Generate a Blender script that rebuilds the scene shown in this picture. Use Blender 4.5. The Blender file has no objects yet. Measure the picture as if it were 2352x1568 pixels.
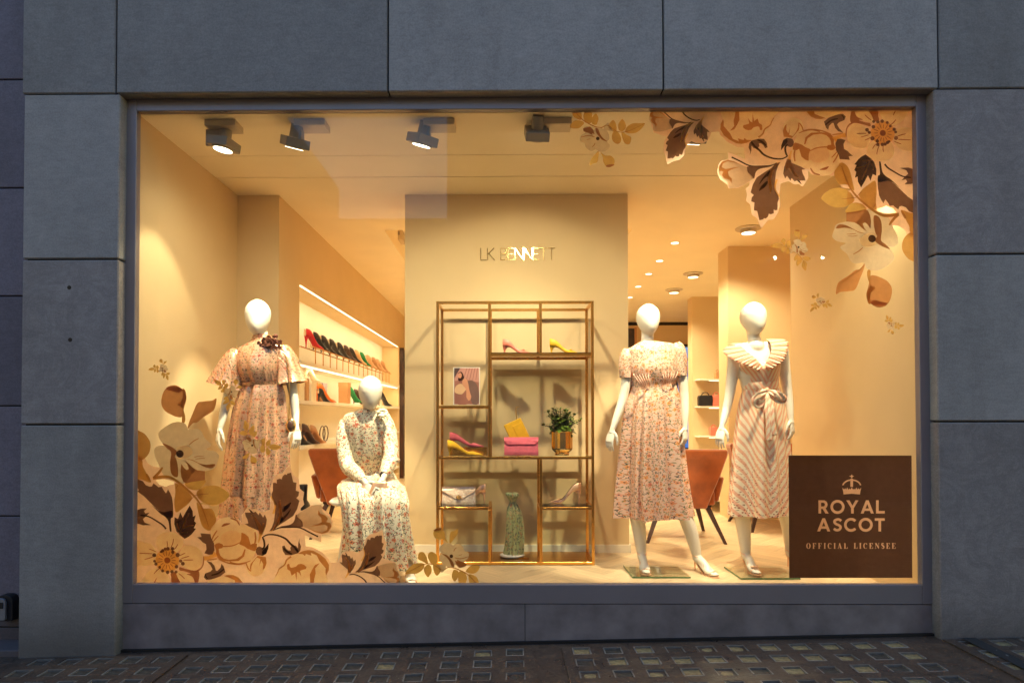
import bpy, bmesh, math, random
from mathutils import Vector, Matrix, Quaternion
import numpy as np
random.seed(7)
PI = math.pi
scene = bpy.context.scene
COL = scene.collection

# ------------------------------------------------------------------ camera
FPX = 1432.0                     # focal length in units of a 2352 px wide picture
PU, PV = 1147.35, 926.91
EYE = Vector((0.0, -3.8, 1.15))
CROT = Matrix.Rotation(0.00881, 3, 'Z') @ Matrix.Rotation(PI/2 + 0.01683, 3, 'X') @ Matrix.Rotation(-0.00135, 3, 'Z')
cam_data = bpy.data.cameras.new('camera')
cam = bpy.data.objects.new('camera', cam_data)
COL.objects.link(cam)
cam.matrix_world = Matrix.Translation(EYE) @ CROT.to_4x4()
cam_data.sensor_width = 36.0
cam_data.sensor_fit = 'HORIZONTAL'
cam_data.lens = 36.0 * FPX / 2352.0
cam_data.shift_x = (1176.0 - PU) / 2352.0
cam_data.shift_y = (PV - 784.0) / 2352.0
cam_data.clip_start = 0.05
cam_data.clip_end = 400.0
scene.camera = cam

# ------------------------------------------------------------------ dusk sky, weak sun, exposure
world = bpy.data.worlds.new('World')
scene.world = world
world.use_nodes = True
wn = world.node_tree.nodes
wl = world.node_tree.links
wn.clear()
sky = wn.new('ShaderNodeTexSky')
sky.sky_type = 'NISHITA'
sky.sun_disc = False
sky.sun_elevation = math.radians(1.5)
sky.sun_rotation = math.radians(20.0)
sky.air_density = 1.0
sky.dust_density = 0.4
sky.ozone_density = 1.6
bg = wn.new('ShaderNodeBackground')
bg.inputs['Strength'].default_value = 1.32
wo = wn.new('ShaderNodeOutputWorld')
hsv = wn.new('ShaderNodeHueSaturation')
hsv.inputs['Saturation'].default_value = 1.3
hsv.inputs['Hue'].default_value = 0.523
wl.new(sky.outputs[0], hsv.inputs['Color'])
wl.new(hsv.outputs[0], bg.inputs[0])
wl.new(bg.outputs[0], wo.inputs[0])

sun_data = bpy.data.lights.new('sun', 'SUN')
sun_data.energy = 0.05
sun_data.angle = math.radians(12)
sun_data.color = (1.0, 0.9, 0.8)
sun = bpy.data.objects.new('sun', sun_data)
COL.objects.link(sun)
sun.location = (4, 12, 14)
sun.rotation_euler = (math.radians(-60), 0, math.radians(-20))

scene.view_settings.view_transform = 'Standard'
scene.view_settings.look = 'None'
scene.view_settings.exposure = 0.0
scene.view_settings.gamma = 1.0
scene.view_settings.use_curve_mapping = False
scene.render.engine = 'CYCLES'
scene.cycles.max_bounces = 10
scene.cycles.diffuse_bounces = 6
scene.cycles.glossy_bounces = 4
scene.cycles.transmission_bounces = 8
scene.cycles.transparent_max_bounces = 24
scene.cycles.sample_clamp_indirect = 6.0
scene.cycles.caustics_reflective = False
scene.cycles.caustics_refractive = False

KL = 1.0
PALE = (1.0, 0.84, 0.54)
WARM = (1.0, 0.72, 0.36)         # colour of the shop's lamps

# ------------------------------------------------------------------ picture pixel -> point in the place
def ray(u, v):
    return (CROT @ Vector(((u - PU) / FPX, -(v - PV) / FPX, -1.0)))
def P(u, v, Y):
    d = ray(u, v); t = (Y - EYE.y) / d.y
    return EYE + d * t
def F(u, v, Z):
    d = ray(u, v); t = (Z - EYE.z) / d.z
    return EYE + d * t

# ------------------------------------------------------------------ objects
def thing(name, label, cat, loc=(0, 0, 0), rotz=0.0, group=None, scale=1.0):
    o = bpy.data.objects.new(name, None)
    COL.objects.link(o)
    o.empty_display_size = 0.1
    o.location = loc
    o.rotation_euler = (0, 0, rotz)
    o.scale = (scale, scale, scale)
    o['label'] = label
    o['category'] = cat
    if group: o['group'] = group
    return o
def tag(o, label, cat, group=None):
    o['label'] = label; o['category'] = cat
    if group: o['group'] = group
    return o
def copy_tree(o, parent=None):
    c = o.copy(); COL.objects.link(c); c.parent = parent
    for ch in list(o.children): copy_tree(ch, c)
    return c
def again(o, loc, rotz=0.0, label=None, group=None, scale=None):
    c = copy_tree(o)
    c.location = loc; c.rotation_euler = (0, 0, rotz)
    if scale: c.scale = (scale,) * 3
    if label: c['label'] = label
    if group: c['group'] = group
    return c
def recolour(o, old, new):
    for ch in o.children_recursive:
        if ch.type == 'MESH' and old.name in [m.name for m in ch.data.materials if m]:
            ch.data = ch.data.copy()
            for i, m in enumerate(ch.data.materials):
                if m and m.name == old.name: ch.data.materials[i] = new

class MB:
    """collects polygons, builds one mesh object"""
    def __init__(s):
        s.v = []; s.f = []; s.m = []; s.uv = {}; s.mi = 0
    def poly(s, pts, uvs=None):
        b = len(s.v); s.v += [tuple(p) for p in pts]
        s.f.append(tuple(range(b, b + len(pts)))); s.m.append(s.mi)
        if uvs: s.uv[len(s.f) - 1] = uvs
    def box(s, x0, x1, y0, y1, z0, z1):
        b = len(s.v)
        s.v += [(x0,y0,z0),(x1,y0,z0),(x1,y1,z0),(x0,y1,z0),(x0,y0,z1),(x1,y0,z1),(x1,y1,z1),(x0,y1,z1)]
        for q in ((3,2,1,0),(4,5,6,7),(0,1,5,4),(1,2,6,5),(2,3,7,6),(3,0,4,7)):
            s.f.append(tuple(b + i for i in q)); s.m.append(s.mi)
        return s
    def obox(s, mat, sx, sy, sz):
        b = len(s.v)
        for z in (-sz, sz):
            for x, y in ((-sx,-sy),(sx,-sy),(sx,sy),(-sx,sy)):
                s.v.append(tuple(mat @ Vector((x, y, z))))
        for q in ((3,2,1,0),(4,5,6,7),(0,1,5,4),(1,2,6,5),(2,3,7,6),(3,0,4,7)):
            s.f.append(tuple(b + i for i in q)); s.m.append(s.mi)
        return s
    def bar(s, p0, p1, w, h=None, up=Vector((0, 0, 1))):
        p0 = Vector(p0); p1 = Vector(p1); d = p1 - p0; h = h or w
        z = d.normalized(); x = up.cross(z)
        if x.length < 1e-4: x = Vector((1, 0, 0))
        x.normalize(); y = z.cross(x)
        m = Matrix((x, y, z)).transposed().to_4x4(); m.translation = (p0 + p1) / 2
        return s.obox(m, w / 2, h / 2, d.length / 2)
    def grid(s, rows, closed=True, caps=False, uvs=None):
        """rows: list of rings of points"""
        b = len(s.v); n = len(rows[0])
        for r in rows: s.v += [tuple(p) for p in r]
        for i in range(len(rows) - 1):
            for j in range(n if closed else n - 1):
                k = (j + 1) % n
                s.f.append((b+i*n+j, b+i*n+k, b+(i+1)*n+k, b+(i+1)*n+j)); s.m.append(s.mi)
                if uvs:
                    s.uv[len(s.f)-1] = [uvs[i][j], uvs[i][j+1], uvs[i+1][j+1], uvs[i+1][j]]
        if caps:
            s.f.append(tuple(b + j for j in reversed(range(n)))); s.m.append(s.mi)
            o = b + (len(rows) - 1) * n
            s.f.append(tuple(o + j for j in range(n))); s.m.append(s.mi)
        return s
    def tube(s, pts, radii, n=8, caps=True):
        pts = [Vector(p) for p in pts]
        if not hasattr(radii, '__len__'): radii = [radii] * len(pts)
        rows = []; ref = None
        for i, p in enumerate(pts):
            d = (pts[min(i+1, len(pts)-1)] - pts[max(i-1, 0)])
            if d.length < 1e-9: d = Vector((0, 0, 1))
            d.normalize()
            if ref is None:
                ref = Vector((1, 0, 0)) if abs(d.x) < 0.8 else Vector((0, 1, 0))
            x = (ref - d * ref.dot(d)).normalized(); ref = x; y = d.cross(x)
            rows.append([p + (x * math.cos(2*PI*j/n) + y * math.sin(2*PI*j/n)) * radii[i] for j in range(n)])
        return s.grid(rows, True, caps)
    def lathe(s, prof, c=(0, 0, 0), n=24, caps=False):
        rows = [[(c[0] + r*math.cos(2*PI*j/n), c[1] + r*math.sin(2*PI*j/n), c[2] + z) for j in range(n)] for r, z in prof]
        return s.grid(rows, True, caps)
    def ball(s, c, rx, ry, rz, n=14, m=10, rot=None):
        rows = []
        for i in range(m + 1):
            a = PI * i / m - PI / 2
            ra = max(math.cos(a), 0.001)
            ring = []
            for j in range(n):
                p = Vector((rx*ra*math.cos(2*PI*j/n), ry*ra*math.sin(2*PI*j/n), rz*math.sin(a)))
                if rot: p = rot @ p
                ring.append(Vector(c) + p)
            rows.append(ring)
        return s.grid(rows, True, True)
    def build(s, name, mat, parent=None, smooth=False, world=True, bevel=0, kind=None, loc=None, subsurf=0, solid=0):
        me = bpy.data.meshes.new(name)
        v = s.v
        if parent is not None and world:
            l = parent.location; v = [(p[0]-l[0], p[1]-l[1], p[2]-l[2]) for p in v]
        elif loc is not None:
            v = [(p[0]-loc[0], p[1]-loc[1], p[2]-loc[2]) for p in v]
        me.from_pydata([tuple(p) for p in v], [], s.f)
        for m in (mat if isinstance(mat, (list, tuple)) else [mat]): me.materials.append(m)
        me.polygons.foreach_set('material_index', s.m)
        if smooth: me.polygons.foreach_set('use_smooth', [True] * len(s.f))
        if s.uv:
            ul = me.uv_layers.new(name='UVMap')
            for i, uv in s.uv.items():
                for k, li in enumerate(me.polygons[i].loop_indices): ul.data[li].uv = uv[k]
        me.update()
        if bevel:
            bm = bmesh.new(); bm.from_mesh(me)
            bmesh.ops.bevel(bm, geom=bm.edges[:], offset=bevel, segments=1, affect='EDGES')
            bm.to_mesh(me); bm.free()
        o = bpy.data.objects.new(name, me)
        COL.objects.link(o)
        if parent is not None: o.parent = parent
        elif loc is not None: o.location = loc
        if kind: o['kind'] = kind
        if solid:
            md = o.modifiers.new('solid', 'SOLIDIFY'); md.thickness = solid; md.offset = 0
        if subsurf:
            md = o.modifiers.new('sub', 'SUBSURF'); md.levels = subsurf; md.render_levels = subsurf
        return o
def boxobj(name, mat, b, parent=None, kind=None, bevel=0):
    m = MB(); m.box(*b)
    return m.build(name, mat, parent, kind=kind, bevel=bevel)

def crom(pts, n=6, closed=True):
    """Catmull-Rom through 2D/3D points"""
    pts = [Vector(p) for p in pts]; N = len(pts); out = []
    rng = range(N) if closed else range(N - 1)
    for i in rng:
        if closed: p0, p1, p2, p3 = pts[i-1], pts[i], pts[(i+1) % N], pts[(i+2) % N]
        else: p0, p1, p2, p3 = pts[max(i-1, 0)], pts[i], pts[i+1], pts[min(i+2, N-1)]
        for k in range(n):
            t = k / n
            out.append(0.5 * ((2*p1) + (p2-p0)*t + (2*p0-5*p1+4*p2-p3)*t*t + (3*p1-p0-3*p2+p3)*t*t*t))
    if not closed: out.append(pts[-1])
    return out

def fill2d(loops, to3d):
    """list of 2D loops (holes by even-odd) -> verts, tris"""
    cu = bpy.data.curves.new('tmp', 'CURVE'); cu.dimensions = '2D'; cu.fill_mode = 'BOTH'
    for lp in loops:
        sp = cu.splines.new('POLY'); sp.points.add(len(lp) - 1)
        for i, p in enumerate(lp): sp.points[i].co = (p[0], p[1], 0, 1)
        sp.use_cyclic_u = True
    ob = bpy.data.objects.new('tmp', cu)
    me = ob.to_mesh()
    vs = [to3d(v.co.x, v.co.y) for v in me.vertices]
    fs = [tuple(p.vertices) for p in me.polygons]
    ob.to_mesh_clear()
    bpy.data.objects.remove(ob); bpy.data.curves.remove(cu)
    return vs, fs
def add_fill(mb, loops, to3d):
    vs, fs = fill2d(loops, to3d); b = len(mb.v)
    mb.v += [tuple(v) for v in vs]
    for f in fs: mb.f.append(tuple(b + i for i in f)); mb.m.append(mb.mi)

# ------------------------------------------------------------------ materials
def nt(name):
    m = bpy.data.materials.new(name); m.use_nodes = True
    t = m.node_tree; t.nodes.clear()
    out = t.nodes.new('ShaderNodeOutputMaterial')
    return m, t, out
def N(t, typ, **kw):
    n = t.nodes.new(typ)
    for k, v in kw.items():
        if hasattr(n, k): setattr(n, k, v)
    return n
def L(t, a, b): t.links.new(a, b)
def rgba(c): return (c[0], c[1], c[2], 1.0)
def mixc(t, fac, a, b, mode='MIX'):
    n = t.nodes.new('ShaderNodeMix'); n.data_type = 'RGBA'; n.blend_type = mode
    for i, x in ((0, fac), (6, a), (7, b)):
        if isinstance(x, (int, float)): n.inputs[i].default_value = x
        elif isinstance(x, tuple): n.inputs[i].default_value = rgba(x)
        else: L(t, x, n.inputs[i])
    return n.outputs[2]
def math_(t, op, a, b=None, c=None, clamp=False):
    n = t.nodes.new('ShaderNodeMath'); n.operation = op; n.use_clamp = clamp
    for i, x in enumerate((a, b, c)):
        if x is None: continue
        if isinstance(x, (int, float)): n.inputs[i].default_value = x
        else: L(t, x, n.inputs[i])
    return n.outputs[0]
def noise(t, vec, scale, detail=4, rough=0.55, dist=0.0):
    n = t.nodes.new('ShaderNodeTexNoise'); n.inputs['Scale'].default_value = scale
    n.inputs['Detail'].default_value = detail; n.inputs['Roughness'].default_value = rough
    n.inputs['Distortion'].default_value = dist
    if vec is not None: L(t, vec, n.inputs['Vector'])
    return n
def ramp(t, fac, stops):
    n = t.nodes.new('ShaderNodeValToRGB'); e = n.color_ramp.elements
    while len(e) < len(stops): e.new(0.5)
    for i, (p, c) in enumerate(stops):
        e[i].position = p; e[i].color = rgba(c) if len(c) == 3 else c
    L(t, fac, n.inputs[0])
    return n.outputs[0]
def bsdf(t, out, col, rough=0.5, metal=0.0, spec=0.5, coat=0.0, sheen=0.0):
    b = t.nodes.new('ShaderNodeBsdfPrincipled')
    if isinstance(col, tuple): b.inputs['Base Color'].default_value = rgba(col)
    else: L(t, col, b.inputs['Base Color'])
    if isinstance(rough, (int, float)): b.inputs['Roughness'].default_value = rough
    else: L(t, rough, b.inputs['Roughness'])
    b.inputs['Metallic'].default_value = metal
    b.inputs['Specular IOR Level'].default_value = spec
    b.inputs['Coat Weight'].default_value = coat
    b.inputs['Sheen Weight'].default_value = sheen
    L(t, b.outputs[0], out.inputs[0])
    return b
def bump(t, b, h, strength, dist=0.002):
    n = t.nodes.new('ShaderNodeBump'); n.inputs['Strength'].default_value = strength
    n.inputs['Distance'].default_value = dist
    L(t, h, n.inputs['Height']); L(t, n.outputs[0], b.inputs['Normal'])
    return n
def simple(name, col, rough=0.5, metal=0.0, spec=0.5, coat=0.0, sheen=0.0, var=0.08, vs=9.0, bs=0.0, bsc=200.0):
    m, t, out = nt(name)
    tc = t.nodes.new('ShaderNodeTexCoord')
    nz = noise(t, tc.outputs['Object'], vs, 4)
    lo = tuple(c * (1 - var) for c in col); hi = tuple(min(c * (1 + var), 1.0) for c in col)
    c = ramp(t, nz.outputs[0], [(0.3, lo), (0.7, hi)])
    b = bsdf(t, out, c, rough, metal, spec, coat, sheen)
    if bs:
        n2 = noise(t, tc.outputs['Object'], bsc, 3)
        bump(t, b, n2.outputs[0], bs, 0.001)
    return m
def emit(name, col, s):
    m, t, out = nt(name)
    e = t.nodes.new('ShaderNodeEmission'); e.inputs[0].default_value = rgba(col); e.inputs[1].default_value = s
    L(t, e.outputs[0], out.inputs[0]); return m

def stone(name, base, mottled=0.2, vein=0.0, hue=(1, 1, 1)):
    m, t, out = nt(name)
    tc = t.nodes.new('ShaderNodeTexCoord'); oi = t.nodes.new('ShaderNodeObjectInfo')
    va = t.nodes.new('ShaderNodeVectorMath'); va.operation = 'ADD'
    cr = t.nodes.new('ShaderNodeCombineXYZ')
    L(t, math_(t, 'MULTIPLY', oi.outputs['Random'], 37.0), cr.inputs[0]); L(t, math_(t, 'MULTIPLY', oi.outputs['Random'], 91.0), cr.inputs[2])
    L(t, tc.outputs['Object'], va.inputs[0]); L(t, cr.outputs[0], va.inputs[1])
    vec = va.outputs[0]
    n1 = noise(t, vec, 1.6, 5, 0.6)
    n2 = noise(t, vec, 9.0, 6, 0.65, 0.8)
    n3 = noise(t, vec, 120.0, 3, 0.6)
    mp = t.nodes.new('ShaderNodeMapping'); mp.inputs['Scale'].default_value = (14, 14, 55); mp.inputs['Rotation'].default_value = (0, 0.35, 0)
    L(t, vec, mp.inputs[0]); n4 = noise(t, mp.outputs[0], 1.0, 4, 0.6)
    mp2 = t.nodes.new('ShaderNodeMapping'); mp2.inputs['Scale'].default_value = (3.0, 3.0, 0.7); L(t, vec, mp2.inputs[0]); n5 = noise(t, mp2.outputs[0], 1.0, 5, 0.6)
    d = tuple(c * (1 - mottled) for c in base); h = tuple(c * (1 + mottled) for c in base)
    c = ramp(t, n1.outputs[0], [(0.32, d), (0.68, h)])
    c = mixc(t, 0.55, c, ramp(t, n2.outputs[0], [(0.3, tuple(x*0.62 for x in base)), (0.7, tuple(x*1.28 for x in base))]))
    c = mixc(t, 0.35, c, ramp(t, n4.outputs[0], [(0.35, tuple(x*0.7 for x in base)), (0.7, tuple(x*1.2 for x in base))]))
    c = mixc(t, 0.3, c, ramp(t, n3.outputs[0], [(0.35, tuple(x*0.6 for x in base)), (0.65, tuple(x*1.35 for x in base))]))
    c = mixc(t, 1.0, c, ramp(t, n5.outputs[0], [(0.34, (0.88, 0.87, 0.86)), (0.55, (1.0, 1.0, 1.0))]), 'MULTIPLY')
    if vein:
        w = noise(t, vec, 3.5, 8, 0.7, 1.6)
        ab = math_(t, 'ABSOLUTE', math_(t, 'SUBTRACT', w.outputs[0], 0.5))
        k = math_(t, 'MULTIPLY', math_(t, 'SUBTRACT', 1.0, math_(t, 'MULTIPLY', ab, 14.0), clamp=True), vein)
        c = mixc(t, k, c, tuple(x * 0.5 for x in base))
    v = math_(t, 'ADD', math_(t, 'MULTIPLY', oi.outputs['Random'], 0.36), 0.88)
    hs = t.nodes.new('ShaderNodeHueSaturation'); L(t, c, hs.inputs['Color']); L(t, v, hs.inputs['Value'])
    # grime rising from the pavement
    sp = t.nodes.new('ShaderNodeSeparateXYZ'); ge = t.nodes.new('ShaderNodeNewGeometry'); L(t, ge.outputs['Position'], sp.inputs[0])
    gz = math_(t, 'ADD', sp.outputs[2], math_(t, 'MULTIPLY', n2.outputs[0], -0.16))
    gm = t.nodes.new('ShaderNodeMapRange'); gm.inputs[1].default_value = -0.02; gm.inputs[2].default_value = -0.3
    gm.inputs[3].default_value = 0.0; gm.inputs[4].default_value = 0.6; L(t, gz, gm.inputs[0])
    c = mixc(t, gm.outputs[0], hs.outputs[0], (0.07, 0.06, 0.05))
    b = bsdf(t, out, c, 0.72, 0, 0.35)
    hgt = math_(t, 'ADD', math_(t, 'MULTIPLY', n2.outputs[0], 1.2), math_(t, 'MULTIPLY', n3.outputs[0], 0.6))
    bump(t, b, hgt, 0.5, 0.0015)
    return m
MAT = {}
MAT['stone'] = stone('limestone', (0.35, 0.33, 0.31), 0.16)
MAT['stone_vein'] = stone('veined limestone', (0.35, 0.315, 0.30), 0.18, 0.3)
MAT['stone_dark'] = stone('grey render stone', (0.22, 0.195, 0.225), 0.10)
MAT['joint'] = simple('joint', (0.03, 0.03, 0.03), 0.9)
MAT['frame'] = simple('anodised frame', (0.30, 0.275, 0.29), 0.42, 0.35, 0.5, var=0.06, vs=3, bs=0.05, bsc=60)
MAT['plinth'] = simple('plinth sheet', (0.28, 0.245, 0.245), 0.5, 0.2, 0.5, var=0.28, vs=6, bs=0.2, bsc=24)
MAT['seal'] = simple('black seal', (0.015, 0.013, 0.012), 0.6)
def wallmat(name, col, var=0.03):
    return simple(name, col, 0.75, 0, 0.25, var=var, vs=2.5, bs=0.12, bsc=90)
MAT['wall'] = wallmat('painted wall', (0.74, 0.565, 0.33))
MAT['ceil'] = wallmat('painted ceiling', (0.96, 0.85, 0.63))
MAT['white'] = wallmat('white shelf', (0.86, 0.80, 0.68))
MAT['gap'] = simple('shadow gap', (0.05, 0.035, 0.02), 0.9)
MAT['brass'] = simple('brushed brass', (0.80, 0.43, 0.11), 0.27, 1.0, 0.5, var=0.06, vs=20, bs=0.06, bsc=300)
MAT['gold'] = simple('polished gold', (0.86, 0.60, 0.25), 0.14, 1.0, 0.5, var=0.03)
MAT['skin'] = simple('mannequin lacquer', (0.84, 0.80, 0.70), 0.34, 0, 0.5, coat=0.2, var=0.015, vs=3)
MAT['spot'] = simple('spotlight housing', (0.30, 0.26, 0.22), 0.45, 0.2, 0.5, var=0.05)
MAT['canopy'] = simple('canopy paint', (0.62, 0.52, 0.38), 0.5)
MAT['lamp'] = emit('lamp lens', (1.0, 0.9, 0.66), 9.0)
MAT['lamp2'] = emit('downlight lens', (1.0, 0.88, 0.62), 5.0)
MAT['strip'] = emit('led strip', (1.0, 0.88, 0.62), 3.0)
MAT['pink'] = simple('pink suede', (0.86, 0.16, 0.22), 0.8, 0, 0.3, sheen=0.4, var=0.1, vs=30)
MAT['coral'] = simple('coral leather', (0.85, 0.22, 0.15), 0.45, var=0.05)
MAT['yellow'] = simple('yellow leather', (0.90, 0.50, 0.02), 0.5, var=0.05)
MAT['yellow2'] = simple('yellow suede', (0.85, 0.47, 0.02), 0.85, 0, 0.3, sheen=0.3, var=0.08, vs=30)
MAT['red'] = simple('red suede', (0.62, 0.01, 0.02), 0.5)
MAT['black'] = simple('black leather', (0.018, 0.014, 0.016), 0.35)
MAT['brown'] = simple('brown leather', (0.07, 0.03, 0.02), 0.4)
MAT['green'] = simple('green suede', (0.01, 0.24, 0.07), 0.6)
MAT['nude'] = simple('nude leather', (0.75, 0.42, 0.22), 0.45)
MAT['tan'] = simple('tan leather', (0.55, 0.28, 0.12), 0.5)
MAT['orange'] = simple('orange leather', (0.85, 0.18, 0.02), 0.5)
MAT['cream'] = simple('cream leather', (0.85, 0.76, 0.58), 0.5)
MAT['grey'] = simple('lilac grey card', (0.38, 0.34, 0.38), 0.6)
MAT['silver'] = simple('rose metallic leather', (0.86, 0.54, 0.36), 0.36, 0.55, var=0.08, vs=40)
MAT['lining'] = simple('shoe lining', (0.78, 0.62, 0.42), 0.6)
MAT['velvet'] = simple('burnt orange velvet', (0.34, 0.082, 0.012), 0.9, 0, 0.2, sheen=0.8, var=0.25, vs=7, bs=0.1, bsc=150)
MAT['wood_dark'] = simple('dark stained wood', (0.045, 0.016, 0.010), 0.4, var=0.25, vs=12)
MAT['print_white'] = simple('card edge', (0.85, 0.80, 0.72), 0.6)
MAT['perspex'] = None
MAT['mirror'] = simple('mirror glass', (0.25, 0.2, 0.16), 0.05, 1.0)
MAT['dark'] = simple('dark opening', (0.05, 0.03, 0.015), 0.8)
MAT['lockgrey'] = simple('cast zinc', (0.30, 0.31, 0.34), 0.45, 0.5, bs=0.1)
MAT['rubber'] = simple('black rubber', (0.012, 0.012, 0.014), 0.6)

def glassmat(name, tint, refl=1.0, ior=1.5):
    m, t, out = nt(name)
    fr = t.nodes.new('ShaderNodeFresnel'); fr.inputs[0].default_value = ior
    tr = t.nodes.new('ShaderNodeBsdfTransparent'); tr.inputs[0].default_value = rgba(tint)
    gl = t.nodes.new('ShaderNodeBsdfGlossy'); gl.inputs[0].default_value = (1, 1, 1, 1); gl.inputs['Roughness'].default_value = 0.0
    mx = t.nodes.new('ShaderNodeMixShader')
    L(t, math_(t, 'MULTIPLY', fr.outputs[0], refl), mx.inputs[0]); L(t, tr.outputs[0], mx.inputs[1]); L(t, gl.outputs[0], mx.inputs[2])
    L(t, mx.outputs[0], out.inputs[0])
    return m
MAT['glass'] = glassmat('shop glass', (0.97, 0.985, 0.97), 0.40)
MAT['shelfglass'] = glassmat('shelf glass', (0.95, 0.97, 0.93), 1.2)
MAT['plate'] = glassmat('base glass', (0.95, 0.98, 0.94), 0.45)
MAT['plate_edge'] = simple('glass edge', (0.10, 0.20, 0.09), 0.15)

def vinyl(name, col, tl=0.82):
    """printed translucent vinyl"""
    m, t, out = nt(name)
    tc = t.nodes.new('ShaderNodeTexCoord'); nz = noise(t, tc.outputs['Object'], 26.0, 4, 0.6)
    lo = tuple(x * 0.94 for x in col); hi = tuple(min(1.0, x * 1.05) for x in col)
    c = ramp(t, nz.outputs[0], [(0.35, lo), (0.65, hi)])
    d = t.nodes.new('ShaderNodeBsdfDiffuse'); tr = t.nodes.new('ShaderNodeBsdfTranslucent')
    mx = t.nodes.new('ShaderNodeMixShader'); mx.inputs[0].default_value = tl
    L(t, c, d.inputs[0]); L(t, c, tr.inputs[0]); L(t, d.outputs[0], mx.inputs[1]); L(t, tr.outputs[0], mx.inputs[2])
    L(t, mx.outputs[0], out.inputs[0])
    return m
VIN = {
 'base':  vinyl('vinyl pink', (0.90, 0.68, 0.53), 0.9),
 'cream': vinyl('vinyl cream', (1.0, 0.93, 0.70), 0.94),
 'cream2': vinyl('vinyl peach', (1.0, 0.86, 0.68), 0.94),
 'taupe': vinyl('vinyl taupe', (0.66, 0.58, 0.44), 0.9),
 'rust':  vinyl('vinyl rust', (0.44, 0.22, 0.10), 0.85),
 'rust2': vinyl('vinyl ochre brown', (0.62, 0.36, 0.15), 0.88),
 'dark':  vinyl('vinyl dark brown', (0.23, 0.15, 0.10), 0.8),
 'darker': vinyl('vinyl near black', (0.09, 0.052, 0.032), 0.8),
 'gold':  vinyl('vinyl gold', (0.62, 0.42, 0.13), 0.88),
 'goldup': vinyl('vinyl bright gold', (0.88, 0.60, 0.20), 0.92),
 'ochre': vinyl('vinyl ochre', (0.50, 0.29, 0.09), 0.88),
 'bud':   vinyl('vinyl tan', (0.55, 0.29, 0.12), 0.88),
 'sign':  vinyl('vinyl sign brown', (0.080, 0.046, 0.034), 0.8),
 'signtext': vinyl('vinyl sign pink', (0.62, 0.44, 0.34), 0.85),
}

def motif(t, uv, scale, seed, kind, a, b, dens):
    """returns (mask, random colour) of small shapes scattered over uv (metres)"""
    mp = t.nodes.new('ShaderNodeVectorMath'); mp.operation = 'ADD'; mp.inputs[1].default_value = (seed, seed * 1.7, 0)
    L(t, uv, mp.inputs[0])
    vo = t.nodes.new('ShaderNodeTexVoronoi'); vo.voronoi_dimensions = '2D'
    vo.inputs['Scale'].default_value = scale; vo.inputs['Randomness'].default_value = 0.9
    L(t, mp.outputs[0], vo.inputs['Vector'])
    sc = t.nodes.new('ShaderNodeVectorMath'); sc.operation = 'SCALE'; sc.inputs['Scale'].default_value = scale
    L(t, mp.outputs[0], sc.inputs[0])
    ps = t.nodes.new('ShaderNodeVectorMath'); ps.operation = 'SCALE'; ps.inputs['Scale'].default_value = scale
    L(t, vo.outputs['Position'], ps.inputs[0])
    df = t.nodes.new('ShaderNodeVectorMath'); df.operation = 'SUBTRACT'
    L(t, sc.outputs[0], df.inputs[0]); L(t, ps.outputs[0], df.inputs[1])
    cs = t.nodes.new('ShaderNodeSeparateColor'); L(t, vo.outputs['Color'], cs.inputs[0])
    s2 = t.nodes.new('ShaderNodeSeparateXYZ')
    rt = t.nodes.new('ShaderNodeVectorRotate'); rt.rotation_type = 'Z_AXIS'
    L(t, df.outputs[0], rt.inputs['Vector']); L(t, math_(t, 'MULTIPLY', cs.outputs[0], 6.283), rt.inputs['Angle'])
    L(t, rt.outputs[0], s2.inputs[0])
    x, y = s2.outputs[0], s2.outputs[1]
    if kind == 'flower':
        ang = math_(t, 'ARCTAN2', y, x)
        r = math_(t, 'SQRT', math_(t, 'ADD', math_(t, 'MULTIPLY', x, x), math_(t, 'MULTIPLY', y, y)))
        lim = math_(t, 'ADD', math_(t, 'MULTIPLY', math_(t, 'COSINE', math_(t, 'MULTIPLY', ang, 5.0)), a * 0.28), a)
        mask = math_(t, 'LESS_THAN', r, lim)
    elif kind == 'trefoil':
        ang = math_(t, 'ARCTAN2', y, x)
        r = math_(t, 'SQRT', math_(t, 'ADD', math_(t, 'MULTIPLY', x, x), math_(t, 'MULTIPLY', y, y)))
        lim = math_(t, 'ADD', math_(t, 'MULTIPLY', math_(t, 'COSINE', math_(t, 'MULTIPLY', ang, 3.0)), a * 0.75), a * 0.55)
        mask = math_(t, 'LESS_THAN', r, lim)
    else:   # leaf pair or twig, slightly bent
        xb = math_(t, 'ADD', x, math_(t, 'MULTIPLY', math_(t, 'MULTIPLY', y, y), 1.2))
        e = math_(t, 'ADD', math_(t, 'POWER', math_(t, 'DIVIDE', math_(t, 'ABSOLUTE', xb), a), 2.0), math_(t, 'POWER', math_(t, 'DIVIDE', math_(t, 'ABSOLUTE', y), b), 2.0))
        mask = math_(t, 'LESS_THAN', e, 1.0)
    keep = math_(t, 'LESS_THAN', cs.outputs[1], dens)
    return math_(t, 'MULTIPLY', mask, keep), cs.outputs[2]
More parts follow.
